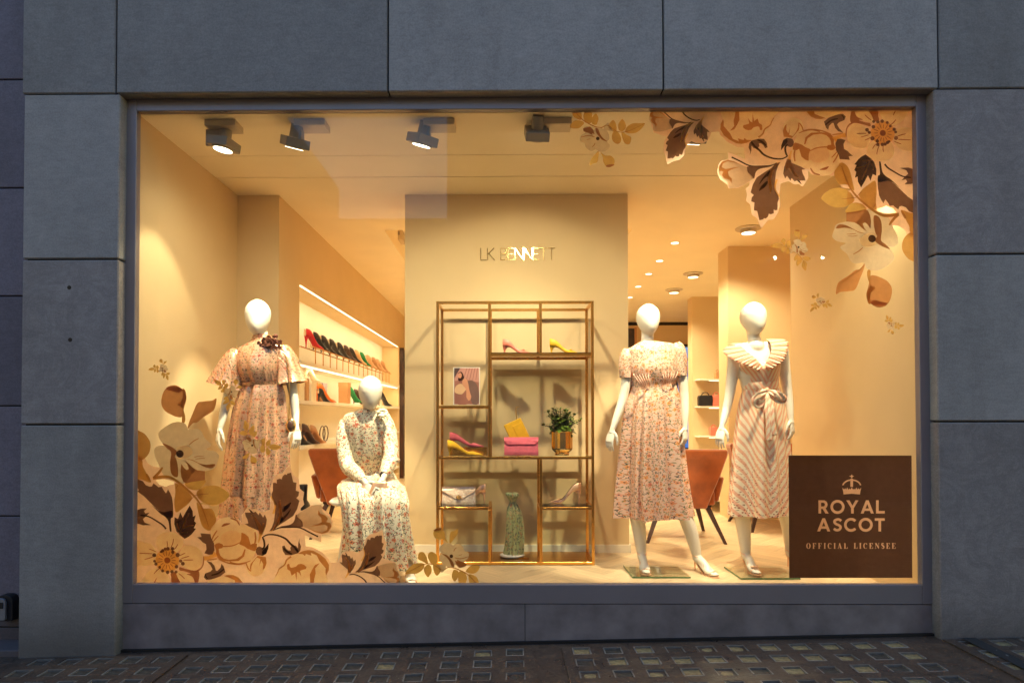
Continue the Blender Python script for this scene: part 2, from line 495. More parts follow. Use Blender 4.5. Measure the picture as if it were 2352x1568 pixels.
def floral(name, ground, blooms, leaves, twig, rough=0.5, metal=0.0, sc=1.0, dens=0.7, sheen=0.0, dark=(0.02, 0.02, 0.04), wr=0.35):
    m, t, out = nt(name)
    uv = t.nodes.new('ShaderNodeUVMap'); uv.uv_map = 'UVMap'; uvo = uv.outputs[0]
    gn = noise(t, uvo, 12, 3)
    c = ramp(t, gn.outputs[0], [(0.3, tuple(x * 0.93 for x in ground)), (0.7, ground)])
    k, r = motif(t, uvo, 26 * sc, 3.1, 'leaf', 0.035, 0.42, dens); c = mixc(t, k, c, twig)
    k, r = motif(t, uvo, 30 * sc, 9.7, 'leaf', 0.09, 0.26, dens); c = mixc(t, k, c, ramp(t, r, [(0.0, leaves[0]), (0.5, leaves[1]), (1.0, leaves[2])]))
    k, r = motif(t, uvo, 34 * sc, 17.3, 'trefoil', 0.30, 0.2, dens); c = mixc(t, k, c, ramp(t, r, [(0.0, dark), (0.45, dark), (0.5, leaves[1]), (1.0, blooms[0])]))
    k, r = motif(t, uvo, 17 * sc, 23.9, 'flower', 0.23, 0.2, dens * .62)
    c = mixc(t, k, c, ramp(t, r, [(0.0, blooms[0]), (0.4, blooms[1]), (0.7, blooms[2]), (1.0, blooms[1])]))
    k, r = motif(t, uvo, 17 * sc, 23.9, 'flower', 0.07, 0.2, dens * .62); c = mixc(t, k, c, dark)
    k, r = motif(t, uvo, 44 * sc, 31.3, 'flower', 0.2, 0.2, dens * 0.6); c = mixc(t, k, c, ramp(t, r, [(0.0, blooms[1]), (1.0, blooms[0])]))
    b = bsdf(t, out, c, rough, metal, 0.5, 0, sheen)
    mw = t.nodes.new('ShaderNodeMapping'); mw.inputs['Scale'].default_value = (46, 5, 1); L(t, uvo, mw.inputs[0]); w = noise(t, mw.outputs[0], 1.0, 3, .5, .5); bump(t, b, w.outputs[0], wr, 0.012)
    return m
MAT['f1'] = floral('copper satin with sprigs', (0.78, 0.46, 0.31), [(0.55, 0.12, 0.08), (0.75, 0.25, 0.12), (0.80, 0.40, 0.25)], [(0.12, 0.24, 0.12), (0.22, 0.30, 0.12), (0.10, 0.20, 0.18)], (0.18, 0.20, 0.10), 0.26, 0.55, 1.35, 0.62, wr=0.7)
MAT['f2'] = floral('pink cloth with small flowers', (0.86, 0.57, 0.44), [(0.70, 0.20, 0.12), (0.88, 0.36, 0.10), (0.85, 0.38, 0.26)], [(0.08, 0.14, 0.03), (0.14, 0.20, 0.04), (0.04, 0.07, 0.03)], (0.07, 0.08, 0.03), 0.42, 0.05, 1.25, 0.8)
MAT['f4'] = floral('cream cloth with small flowers', (0.90, 0.83, 0.64), [(0.60, 0.12, 0.08), (0.80, 0.30, 0.14), (0.88, 0.42, 0.26)], [(0.06, 0.10, 0.03), (0.12, 0.16, 0.05), (0.03, 0.05, 0.02)], (0.06, 0.06, 0.03), 0.5, 0.0, 1.1, 0.75)
MAT['scarf'] = floral('green printed scarf', (0.38, 0.40, 0.20), [(0.55, 0.20, 0.08), (0.30, 0.30, 0.20), (0.60, 0.45, 0.22)], [(0.04, 0.09, 0.04), (0.09, 0.14, 0.05), (0.02, 0.05, 0.04)], (0.04, 0.05, 0.03), 0.45, 0.0, 1.1, 0.6)

def stripes(name):
    """salmon stripes, chevron about the seam, small flowers toward the hem; uv in metres"""
    m, t, out = nt(name)
    uv = t.nodes.new('ShaderNodeUVMap'); uv.uv_map = 'UVMap'; uvo = uv.outputs[0]
    s = t.nodes.new('ShaderNodeSeparateXYZ'); L(t, uvo, s.inputs[0])
    ax = math_(t, 'ABSOLUTE', s.outputs[0])
    d = math_(t, 'ADD', math_(t, 'MULTIPLY', ax, 0.85), math_(t, 'MULTIPLY', s.outputs[1], 0.52))
    nz = noise(t, uvo, 40, 2)
    d = math_(t, 'ADD', d, math_(t, 'MULTIPLY', nz.outputs[0], 0.004))
    f = math_(t, 'FRACT', math_(t, 'DIVIDE', d, 0.033))
    k = math_(t, 'LESS_THAN', f, 0.46)
    c = mixc(t, k, (0.92, 0.78, 0.58), (0.86, 0.46, 0.31))
    low = t.nodes.new('ShaderNodeMapRange'); low.inputs[1].default_value = 0.65; low.inputs[2].default_value = 1.15
    L(t, s.outputs[1], low.inputs[0])
    mk, r = motif(t, uvo, 55, 4.4, 'flower', 0.22, 0.2, 0.5)
    c = mixc(t, math_(t, 'MULTIPLY', mk, low.outputs[0]), c, (0.35, 0.05, 0.03))
    mk, r = motif(t, uvo, 50, 14.4, 'leaf', 0.09, 0.3, 0.35)
    c = mixc(t, math_(t, 'MULTIPLY', mk, low.outputs[0]), c, (0.12, 0.12, 0.04))
    b = bsdf(t, out, c, 0.55, 0, 0.4)
    bump(t, b, noise(t, uvo, 30, 3).outputs[0], 0.3, 0.004)
    return m
MAT['f3'] = stripes('striped cotton')
def ruffle_mat():
    m, t, out = nt('striped ruffle cotton')
    uv = t.nodes.new('ShaderNodeUVMap'); uv.uv_map = 'UVMap'; s = t.nodes.new('ShaderNodeSeparateXYZ'); L(t, uv.outputs[0], s.inputs[0])
    f = math_(t, 'FRACT', math_(t, 'DIVIDE', math_(t, 'ADD', s.outputs[0], math_(t, 'MULTIPLY', s.outputs[1], 0.25)), 0.062))
    c = mixc(t, math_(t, 'LESS_THAN', f, 0.42), (0.66, 0.47, 0.33), (0.58, 0.21, 0.12))
    bsdf(t, out, c, 0.6, 0, 0.4); return m
MAT['f3r'] = ruffle_mat()

def oak(name, base):
    m, t, out = nt(name)
    tc = t.nodes.new('ShaderNodeTexCoord'); oi = t.nodes.new('ShaderNodeObjectInfo')
    mp = t.nodes.new('ShaderNodeMapping'); mp.inputs['Scale'].default_value = (60, 3, 20)
    L(t, tc.outputs['Object'], mp.inputs[0])
    cr = t.nodes.new('ShaderNodeCombineXYZ'); L(t, math_(t, 'MULTIPLY', oi.outputs['Random'], 50.0), cr.inputs[0]); L(t, cr.outputs[0], mp.inputs['Location'])
    n = noise(t, mp.outputs[0], 1.0, 5, 0.6, 0.6)
    c = ramp(t, n.outputs[0], [(0.3, tuple(x * 0.8 for x in base)), (0.7, tuple(x * 1.12 for x in base))])
    hs = t.nodes.new('ShaderNodeHueSaturation'); L(t, c, hs.inputs['Color'])
    L(t, math_(t, 'ADD', math_(t, 'MULTIPLY', oi.outputs['Random'], 0.3), 0.85), hs.inputs['Value'])
    b = bsdf(t, out, hs.outputs[0], 0.38, 0, 0.4)
    bump(t, b, n.outputs[0], 0.15, 0.0005)
    return m
MAT['oak'] = oak('pale oak', (0.70, 0.53, 0.33))

def pavemat():
    m, t, out = nt('worn pavement')
    tc = t.nodes.new('ShaderNodeTexCoord'); v = tc.outputs['Object']
    n1 = noise(t, v, 1.4, 5); n2 = noise(t, v, 45, 4, 0.7); n3 = noise(t, v, 8, 5, 0.65, 0.6)
    c = ramp(t, n2.outputs[0], [(0.3, (0.042, 0.030, 0.022)), (0.72, (0.15, 0.108, 0.078))])
    c = mixc(t, 0.5, c, ramp(t, n3.outputs[0], [(0.3, (0.035, 0.024, 0.018)), (0.7, (0.13, 0.090, 0.064))]))
    vo = t.nodes.new('ShaderNodeTexVoronoi'); vo.inputs['Scale'].default_value = 60; L(t, v, vo.inputs['Vector'])
    cs = t.nodes.new('ShaderNodeSeparateColor'); L(t, vo.outputs['Color'], cs.inputs[0])
    k = math_(t, 'MULTIPLY', math_(t, 'LESS_THAN', vo.outputs['Distance'], 0.2), math_(t, 'LESS_THAN', cs.outputs[0], 0.07))
    c = mixc(t, k, c, (0.30, 0.26, 0.20))
    r = ramp(t, n3.outputs[0], [(0.35, (0.26,)*3), (0.65, (0.6,)*3)])
    b = bsdf(t, out, c, r, 0, 0.5)
    bump(t, b, n2.outputs[0], 0.9, 0.004)
    return m
MAT['pave'] = pavemat()
MAT['asphalt'] = simple('asphalt', (0.05, 0.05, 0.052), 0.8, var=0.2, vs=20, bs=0.5, bsc=120)
MAT['rim'] = simple('worn cast rim', (0.27, 0.26, 0.24), 0.5, 0.2, var=0.75, vs=2.2, bs=0.4, bsc=140)
MAT['lens'] = simple('pavement glass', (0.075, 0.068, 0.055), 0.5, 0, 0.3, var=0.5, vs=40, bs=0.5, bsc=60)
MAT['lens2'] = simple('yellowed pavement glass', (0.30, 0.25, 0.13), 0.5, 0, 0.3, var=0.5, vs=40, bs=0.5, bsc=60)
# ================================================================== GROUND
YF = -0.13                                   # front of the stone
gl = P(265, 1507, YF); gr = P(2155, 1469, YF)
GS = (gr.z - gl.z) / (gr.x - gl.x)
def GZ(x): return gl.z + (x - gl.x) * GS
def slope_sheet(name, mat, x0, x1, y0, y1, dz, nx=2, parent=None, kind='structure'):
    m = MB(); xs = [x0 + (x1 - x0) * i / nx for i in range(nx + 1)]
    for a, b in zip(xs, xs[1:]):
        m.poly([(a, y0, GZ(a) + dz), (b, y0, GZ(b) + dz), (b, y1, GZ(b) + dz), (a, y1, GZ(a) + dz)])
    return m.build(name, mat, parent, kind=kind)
slope_sheet('ground', MAT['asphalt'], -45, 45, -120, 1.5, -0.16)
slope_sheet('pavement', MAT['pave'], -14, 14, -4.9, 1.2, 0.0, 8)
mk = MB(); mk.bar((-14, -4.98, GZ(-14) - 0.06), (14, -4.98, GZ(14) - 0.06), 0.16, 0.13); mk.build('kerb', MAT['stone_dark'], kind='structure')
slope_sheet('far_pavement', MAT['pave'], -30, 30, -15.9, -13.4, 0.0, 4)

# pavement lights: cast lattice panels with one glass lens per cell
def lens_mesh(mat_glass):
    m = MB(); h = 0.052; d = 0.047; w = 0.007
    m.mi = 0
    for a in ((-h, h, d - w, d, -0.016, 0.003), (-h, h, -d, -d + w, -0.016, 0.0), (-h, -h + w, -d + w, d - w, -0.016, 0.002), (h - w, h, -d + w, d - w, -0.016, 0.002)):
        m.box(*a)
    m.mi = 1
    rows = []
    for i in range(5):
        y = -d + w + (2*d - 2*w) * i / 4
        rows.append([(-h + w + (2*h - 2*w) * j / 4, y, -0.007 + 0.003 * math.sin(PI*i/4) * math.sin(PI*j/4)) for j in range(5)])
    m.grid(rows, False)
    me = m.build('lens', [MAT['rim'], mat_glass]); data = me.data
    bpy.data.objects.remove(me)
    return data
LENS = [lens_mesh(MAT['lens']), lens_mesh(MAT['lens2'])]
def pavement_light(u_left, ncol, label, yellow):
    c = P(u_left, 1525, -0.383); x0 = c.x; dx = 0.1775; dy = 0.158
    t = thing('pavement_light', label, 'pavement light', (x0, -0.2, GZ(x0)), 0, 'cast panels of glass pavement lights')
    tilt = math.atan(GS)
    m = MB(); top = 0.010; hx, hy = 0.053, 0.048
    X0, X1 = x0 - dx * 0.62, x0 + dx * (ncol - 1) + dx * 0.62
    nrow = 5; ys = [-0.215 - dy * r for r in range(nrow)]
    Y1, Y0 = -0.145, ys[-1] - dy * 0.55
    def cell(a, b, c_, d_):
        m.poly([(a, c_, GZ(a) + top), (b, c_, GZ(b) + top), (b, d_, GZ(b) + top), (a, d_, GZ(a) + top)])
    yb = Y1
    for r in range(nrow):
        cell(X0, X1, ys[r] + hy, yb); yb = ys[r] - hy
        xb = X0
        for k in range(ncol):
            xc = x0 + k * dx; cell(xb, xc - hx, ys[r] - hy, ys[r] + hy); xb = xc + hx
        cell(xb, X1, ys[r] - hy, ys[r] + hy)
    cell(X0, X1, Y0, yb)
    for a, b in ((X0, X0 + .001), (X1 - .001, X1)): m.box(a, b, Y0, Y1, min(GZ(a), GZ(b)) - .004, min(GZ(a), GZ(b)) + top)
    m.poly([(X0, Y0, GZ(X0)), (X1, Y0, GZ(X1)), (X1, Y0, GZ(X1) + top), (X0, Y0, GZ(X0) + top)])
    m.build('lattice', MAT['pave'], t)
    for r in range(nrow):
        for k in range(ncol):
            xc = x0 + k * dx
            o = bpy.data.objects.new('lens', LENS[1] if (yellow and random.random() < yellow) else LENS[0])
            COL.objects.link(o); o.parent = t
            o.location = (xc - x0 + random.uniform(-.002, .002), ys[r] + 0.2, GZ(xc) - GZ(x0) + top - 0.001 + random.uniform(-.004, .002))
            o.rotation_euler = (random.uniform(-.03, .03), -tilt + random.uniform(-.02, .02), random.uniform(-.03, .03))
    return t
pavement_light(39, 5, 'glass pavement lights in the dark corner below the left stone pier', 0.0)
pavement_light(437, 11, 'glass pavement lights in front of the left half of the plinth', 0.05)
pavement_light(1345, 11, 'glass pavement lights in front of the right half of the plinth', 0.6)
pavement_light(2285, 5, 'yellowed glass pavement lights below the right stone pier', 1.0)
c0 = P(2215, 1468, -0.14)
for k, (a, b) in enumerate((((c0.x - .02), (c0.x + 0.06)),)):
    m = MB(); m.poly([(a, -0.95, GZ(a) + .014), (b, -0.95, GZ(b) + .014), (b, -0.14, GZ(b) + .014), (a, -0.14, GZ(a) + .014)])
    m.build('pavement_joint', MAT['joint'], kind='structure')

# ================================================================== FACADE
fac = thing('shop_facade', 'grey limestone slab facade framing the lit shop window', 'facade', (0, 0, GZ(0)))
def panel(u0, u1, v0, v1, y, th, mat, um=None, vm=None, g=0.005, b=0.004, z0=None, z1=None, x0=None, x1=None):
    um = um if um is not None else (u0 + u1) / 2; vm = vm if vm is not None else (v0 + v1) / 2
    X0 = P(u0, vm, y).x if x0 is None else x0; X1 = P(u1, vm, y).x if x1 is None else x1
    Z1 = P(um, v0, y).z if z1 is None else z1; Z0 = P(um, v1, y).z if z0 is None else z0
    m = MB(); m.box(X0 + g, X1 - g, y, y + th, Z0 + g, Z1 - g)
    o = m.build('stone_panel', MAT[mat], fac, bevel=b); return o
ZTOP = 6.5
LB = P(1200, 208.5, YF).z                              # bottom edge of the lintel course
xj = [P(u, 120, YF).x for u in (50, 266, 891, 1524, 2156, 2760)]
for i in range(5):
    a, b = xj[i], xj[i+1]
    m = MB(); m.box(a + .005, b - .005, YF, YF + .13 if i in (1, 2, 3) else YF + .3, LB, LB + 0.98); m.build('stone_panel', MAT['stone'], fac, bevel=.006)
    m = MB(); m.box(a + .005, b - .005, YF, YF + .3, LB + 0.99, LB + 2.1); m.build('stone_panel', MAT['stone'], fac, bevel=.006)
# piers
XL0, XL1 = P(49, 800, YF + .004).x, P(270, 800, YF + .004).x
XR0 = P(2153, 800, YF + .004).x; XR1 = XR0 + 1.35
def pier(x0, x1, zs, mats):
    for (a, b), mt in zip(zip(zs, zs[1:]), mats):
        m = MB(); m.box(x0, x1, YF + .004, YF + .128, b + .005, a - .005); m.build('stone_panel', MAT[mt], fac, bevel=.006)
zL = [LB] + [P(160, v, YF).z for v in (595, 975)] + [GZ(XL0 + .4) - .05]
zR = [LB] + [P(2250, v, YF).z for v in (583, 968)] + [GZ(XR0 + .3) - .05]
pier(XL0, XL1, zL, ['stone', 'stone_vein', 'stone'])
pier(XR0, XR1, zR, ['stone_vein', 'stone', 'stone_vein'])
# recessed wall left of the pier, darker courses
zs = [6.2, 4.9] + [P(20, v, 0.08).z for v in (-70, 183, 432, 680, 932, 1185, 1440)] + [GZ(-3.3) + .0]
for a, b in zip(zs, zs[1:]):
    m = MB(); m.box(-6.0, XL0 + .1, 0.08, 0.3, b + .004, a - .004); m.build('stone_panel', MAT['stone_dark'], fac, bevel=.004)
m = MB(); m.box(-5.5, XL0 - .01, -0.10, 0.08, GZ(-3.3) - .05, GZ(-3.3) + .045); m.build('step', MAT['stone_dark'], fac, bevel=.004)
# backing behind the joints
LX_, RX_ = -2.257, 2.555
m = MB()
m.box(XL0 + .02, XL1 - .02, YF + .02, -.003, -.5, LB + .02)
m.box(XR0 + .02, XR1 - .02, YF + .02, -.003, -.5, LB + .02)
m.box(XL0 - .3, LX_ - .21, .09, .35, -.5, LB + .4)
m.box(RX_ + .27, XR1, -.002, .35, -.5, LB + .4)
m.box(XL0 + .02, XR1, YF + .02, -.005, LB + .012, LB + 2.1)
m.box(XL0 + .02, XR1, -.003, .35, LB + .3, ZTOP)
m.box(-6.0, XL0 + .09, 0.1, .35, -.5, ZTOP)
m.build('backing', MAT['joint'], fac)
# two drilled fixing holes with plugs
for u, v in ((158, 660), (160, 780)):
    c = P(u, v, YF)
    m = MB(); m.lathe([(0.0, 0), (0.012, 0), (0.014, 0.004), (0.014, 0.02)], (0, 0, 0), 14)
    o = m.build('fixing_hole', MAT['gap'], fac, world=False)
    o.location = (c.x - fac.location.x, YF + .003 - fac.location.y, c.z - fac.location.z); o.rotation_euler = (-PI/2, 0, 0)
# mastic lines seen as small marks
# key safe on the recessed wall
kp = P(14, 1395, 0.06)
kt = thing('key_safe', 'small black and grey key safe fixed to the dark wall left of the pier', 'key safe', (kp.x, 0.08, kp.z - .07))
m = MB(); prof = [(-.045, 0), (.045, 0), (.052, .01), (.052, .125), (.04, .15), (.02, .158), (-.02, .158), (-.04, .15), (-.052, .125), (-.052, .01)]
m.grid([[(kp.x + .02 + x, 0.075, kp.z - .07 + z) for x, z in prof], [(kp.x + .02 + x, 0.02, kp.z - .07 + z) for x, z in prof]], True, True)
m.build('body', MAT['rubber'], kt, bevel=.003)
m = MB(); m.grid([[(kp.x + x * .78, 0.018, kp.z - .062 + z * .86) for x, z in prof], [(kp.x + x * .74, 0.004, kp.z - .06 + z * .84) for x, z in prof]], True, True)
m.build('cover', MAT['lockgrey'], kt, bevel=.002)
m = MB(); m.box(kp.x - .026, kp.x + .026, .0, .01, kp.z + .012, kp.z + .05); m.build('dial_window', MAT['rubber'], kt, bevel=.002)

# ================================================================== WINDOW FRAME, GLASS, PLINTH
GX0, GX1 = -2.2691, 2.5135; GZ0, GZ1 = 0.123, 3.011        # sight opening at the glass
YW = -0.055                                              # front of the frame
win = thing('shop_window', 'large single pane display window in a dark grey metal frame', 'window', (0.1, 0, GZ0 - .1))
fx0, fx1 = P(273, 800, YW).x, P(2152, 800, YW).x
fz1 = P(1200, 214, YW).z; fz0 = P(1200, 1386, YW).z
ix0, ix1 = P(309, 800, YW).x, P(2112, 800, YW).x
iz1 = P(1200, 250, YW).z; iz0 = P(1200, 1342, YW).z
for nm, b in (('frame_jamb', (fx0, ix0, YW, -.0085, fz0, fz1)), ('frame_jamb', (ix1, fx1, YW, -.0085, fz0, fz1)),
              ('frame_head', (ix0 + .001, ix1 - .001, YW, -.0085, iz1, fz1 + .02)), ('frame_sill', (ix0 + .001, ix1 - .001, YW, -.0085, fz0, iz0))):
    boxobj(nm, MAT['frame'], b, win, bevel=.003)
# inner return of the frame, black glazing beads round the pane
for nm, b in (('glazing_bead', (ix0, GX0, -.03, -.012, iz0, iz1)), ('glazing_bead', (GX1, ix1, -.03, -.012, iz0, iz1)),
              ('glazing_bead', (GX0, GX1, -.03, -.012, GZ1, iz1)), ('glazing_bead', (GX0, GX1, -.03, -.012, iz0, GZ0))):
    if b[1] > b[0] and b[5] > b[4]: boxobj(nm, MAT['seal'], b, win)
boxobj('glass_pane', MAT['glass'], (ix0 - .01, ix1 + .01, -0.008, 0.0, iz0 - .01, iz1 + .01), win)
# plinth: two sheet panels
pl = thing('window_plinth', 'dark grey sheet clad plinth below the window frame', 'plinth', (0.1, -.05, GZ(0)))
px0, px1 = XL1 - .005, XR0 + .005; xm = P(1206, 1430, YW + .004).x
for a, b in ((px0, xm), (xm, px1)):
    m = MB(); zb0, zb1 = GZ(a) - .03, GZ(b) - .03
    v = [(a + .0015, YW + .004, zb0), (b - .0015, YW + .004, zb1), (b - .0015, YW + .004, fz0 - .004), (a + .0015, YW + .004, fz0 - .004)]
    m.grid([v, [(p[0], .05, p[2]) for p in v]], True, True); m.build('sheet_panel', MAT['plinth'], pl, bevel=.002)
boxobj('backing', MAT['joint'], (px0 + .01, px1 - .01, YW + .02, .04, -.5, fz0 + .01), pl)
m = MB(); m.bar((px0, YW - .004, GZ(px0) + .0), (px1, YW - .004, GZ(px1) + .0), .02, .03); m.build('foot_gap_strip', MAT['seal'], pl)  # black strip stands in for the dark gap under the plinth

# ================================================================== OPPOSITE SIDE OF THE STREET (seen only as reflections)
def block(x0, x1, h, label, cols, rows):
    t = thing('opposite_building', label, 'building', ((x0 + x1) / 2, -16, -.4), 0, 'buildings across the street')
    boxobj('wall', MAT['stone_dark'], (x0, x1, -24, -16, -.6, h), t)
    for r in range(rows):
        for c in range(cols):
            cx = x0 + (x1 - x0) * (c + .5) / cols; cz = 1.2 + (h - 2.2) * (r + .5) / rows
            boxobj('window', MAT['lens'], (cx - .5, cx + .5, -15.98, -15.9, cz - .8, cz + .8), t)
LAMPFAR = emit('far lamp', (1.0, 0.85, 0.6), 120.0)
block(-1.84, 15, 11.3, 'tall block across the street on the right, mirrored faintly in the glass', 6, 4)
block(-7.4, -1.88, 7.4, 'low building across the street, its roofline mirrored in the glass', 3, 2)
block(-24, -7.44, 11.3, 'tall block across the street on the left of the low roof', 6, 4)

for k, x in enumerate((8.5, 9.98)):
    t = thing('wall_lamp', ('left', 'right')[k] + ' one of two small bright lamps across the street, mirrored in the glass', 'wall lamp', (x, -15.9, 6.0), 0, 'wall lamps across the street')
    boxobj('bracket', MAT['rubber'], (x - .04, x + .04, -15.99, -15.86, 5.98, 6.02), t)
    m = MB(); m.ball((x, -15.8, 6.05), .05, .05, .05); m.build('bulb', LAMPFAR, t, smooth=True)

# ================================================================== SHOP INTERIOR SHELL
LX, RX = -2.257, 2.555
HC = 3.0
def S(name, mat, *b): return boxobj(name, MAT[mat], b, kind='structure')
S('subfloor', 'gap', -2.7, 5.2, 0.0, 10.2, -.2, -.012)
S('wall_left', 'wall', LX - .2, LX, 0.002, 1.42, -.01, HC)
S('wall_left_return', 'wall', LX - .2, -1.906, 1.4202, 1.95, -.01, HC)
NZ0, NZ1 = 0.10, 2.36
S('wall_niche_head', 'wall', -2.2, -1.906, 1.9502, 7.35, NZ1, HC)
S('wall_niche_base', 'wall', -2.2, -1.906, 1.9502, 7.35, -.01, NZ0)
S('wall_niche_back', 'white', -2.4, -2.2, 1.9, 7.4, -.01, HC)
S('wall_left_rear', 'wall', -2.4, -1.906, 7.3502, 10.0, -.01, HC)
S('wall_right', 'wall', RX, RX + .25, 0.002, 1.78, -.01, HC)
S('wall_right_pier', 'wall', 2.462, 3.8, 3.08, 3.39, -.01, HC)
S('wall_right_side', 'wall', 3.8, 4.0, 1.78, 3.08, -.01, HC)
S('wall_right_cross', 'wall', RX + .2502, 3.9, 1.6, 1.78, -.01, HC)
S('wall_right_rear', 'wall', 5.0, 5.2, 3.39, 10.0, -.01, HC)
S('wall_back', 'wall', -2.4, 5.2, 8.7, 8.9, -.01, 2.925)
S('wall_back_gap', 'gap', -2.4, 5.2, 8.78, 8.9, 2.925, HC)
S('wall_shelf_pier', 'wall', 2.955, 5.0, 6.05, 6.28, -.01, HC)
S('column', 'wall', -.841, 1.033, 1.42, 1.95, -.01, HC - .001)
S('skirting', 'white', -.853, 1.045, 1.405, 1.4198, 0, .065)
S('skirting', 'white', 1.0332, 1.045, 1.42, 1.96, 0, .065)
# ceiling in slabs with two fine shadow joints and an open recess behind the column
S('ceiling', 'ceil', -2.5, 5.2, 0.0, .618, HC, HC + .06)
S('ceiling', 'ceil', -2.5, 5.2, .624, 1.024, HC, HC + .06)
S('ceiling', 'ceil', -2.5, 5.2, 1.034, 2.42, HC, HC + .06)
S('ceiling', 'ceil', -2.5, -1.21, 2.42, 3.9, HC, HC + .06)
S('ceiling', 'ceil', 1.275, 5.2, 2.42, 3.9, HC, HC + .06)
S('ceiling', 'ceil', -2.5, 5.2, 3.9, 9.0, HC, HC + .06)
S('ceiling_recess', 'ceil', -1.3, 1.35, 2.3, 4.0, HC + .24, HC + .28)
for b in ((-1.25, -1.211, 2.35, 3.95), (1.276, 1.32, 2.35, 3.95)): S('ceiling_recess_side', 'ceil', b[0], b[1], b[2], b[3], HC + .061, HC + .239)
for b in ((-1.21, 1.275, 2.38, 2.419), (-1.21, 1.275, 3.901, 3.95)): S('ceiling_recess_side', 'ceil', b[0], b[1], b[2], b[3], HC + .061, HC + .239)
S('ceiling_void', 'gap', -2.6, 5.3, -.0, 10.2, HC + .3, HC + .34)
S('shop_rear', 'gap', -2.6, 5.3, 10.0, 10.2, -.2, HC + .3)
S('window_soffit', 'ceil', -2.45, 2.8, 0.003, 0.05, HC + .03, LB + .2)

# herringbone oak floor: single planks near the window, one part beyond
fl = MB(); fl.poly([(-2.5, 0, -.006), (5.2, 0, -.006), (5.2, 9, -.006), (-2.5, 9, -.006)])
floor = fl.build('floor', MAT['gap'], kind='structure')
PLW, PLL = 0.11, 0.55
pm = MB(); pm.box(-PLW/2 + .0006, PLW/2 - .0006, -PLL/2 + .0006, PLL/2 - .0006, -.005, 0); tmp = pm.build('plank', MAT['oak']); PLD = tmp.data; bpy.data.objects.remove(tmp)
spots = []
s2 = math.sqrt(.5)
for i in range(-60, 60):
    for j in range(-14, 14):
        # classic herringbone lattice turned by 45 degrees
        bx = i * PLW + j * PLL; by = i * PLW - j * PLL
        for (cx, cy, rot) in ((bx + PLL / 2, by + PLW / 2, PI/2), (bx + PLL + PLW / 2, by + PLW - PLL / 2, 0)):
            x = (cx - cy) * s2; y = (cx + cy) * s2
            if -2.0 < x < 4.7 and 0.29 < y < 8.4: spots.append((y, x, rot + PI/4))
spots.sort()
near = [s for s in spots if s[1] < 2.7 and s[0] < 3.4][:285]
nearset = set(near); rest = MB()
for y, x, r in near:
    o = bpy.data.objects.new('plank', PLD); COL.objects.link(o); o.parent = floor
    o.location = (x, y, random.uniform(0, .0004)); o.rotation_euler = (0, 0, r)
for s in spots:
    if s in nearset: continue
    y, x, r = s; m4 = Matrix.Translation((x, y, -.0025)) @ Matrix.Rotation(r, 4, 'Z')
    rest.obox(m4, PLW/2 - .0006, PLL/2 - .0006, .0025)
rest.build('plank_field', MAT['oak'], floor, kind='stuff')
S('threshold', 'wall', -2.25, 2.55, .05, .33, -.02, .004)
S('threshold_edge', 'white', ix0, ix1, .006, .05, -.02, GZ0 - .01)
# ================================================================== WINDOW VINYLS
CROPS = {'A': (330, 880, .25), 'B': (330, 1080, .25), 'C': (560, 1130, 342/1568), 'D': (820, 1130, 392/1797)}
def parse(s, tag_=None):
    out = []; tg = None
    for tok in s.split():
        if tok[0].isalpha(): tg = tok[0]; tok = tok[1:]
        if not tok: continue
        x, y = tok.split(','); x0, y0, k = CROPS[tg]
        out.append((x0 + float(x) * k, y0 + float(y) * k))
    return out
# entries: part, colour, kind (s smooth, p sharp, l stroke with width in photo px, c circle with radius)
WILD = [
 ('bud','ochre','s',"A20,800 75,793 130,830 175,910 165,1000 115,1065 60,1085 10,1085"),
 ('bud','gold','s',"A10,1075 90,1080 100,1140 130,1200 170,1300 90,1275 10,1255"),
 ('bud','bud','s',"A335,360 295,430 285,520 325,590 400,632 445,648 490,645 512,560 535,470 525,390 490,365 420,345"),
 ('bud','ochre','s',"A500,368 525,385 537,470 503,545 525,640 520,700 492,695 492,560 448,525 495,470"),
 ('bud','rust','s',"A332,365 360,340 430,330 495,372 460,405 400,390 350,378"),
 ('leaf','bud','s',"A555,765 562,715 600,620 650,510 710,492 800,482 842,463 825,560 790,600 710,650 650,700 600,712"),
 ('leaf','ochre','l',"A570,740 620,690 700,640 730,610 800,560 822,490",2.2),
 ('wild_rose','taupe','s',"A300,912 268,860 266,800 330,745 400,706 470,697 530,715 562,775 640,765 690,790 725,860 792,928 738,972 820,990 868,1035 850,1100 820,1160 720,1187 640,1180 590,1230 520,1310 460,1300 330,1245 285,1180 265,1130 225,1040 220,970 260,935 320,932"),
 ('wild_rose','cream2','s',"A435,965 500,935 555,938 590,965 600,1010 560,1045 520,1065 440,1055"),
 ('wild_rose','rust','s',"A300,912 350,925 415,960 448,1000 425,1040 440,1070 456,1150 455,1240 420,1245 385,1200 377,1100 387,1000 345,960"),
 ('wild_rose','rust','p',"A490,1115 520,1160 545,1178 565,1165 550,1120 522,1085 560,1110 600,1150 650,1180 727,1188 727,1278 640,1290 580,1300 540,1312 510,1295 490,1250 482,1190"),
 ('wild_rose','rust','s',"A540,1068 600,1075 670,1110 740,1125 828,1118 800,1158 730,1150 660,1112 600,1082"),
 ('wild_rose','rust','l',"A567,928 610,890 664,860",2.4),
 ('wild_rose','rust','l',"A618,1050 660,1040 716,1042",1.6),
 ('wild_rose','rust','l',"A632,1068 680,1062 726,1060",1.6),
 ('wild_rose','darker','c',"A476,1015",9.4),
]
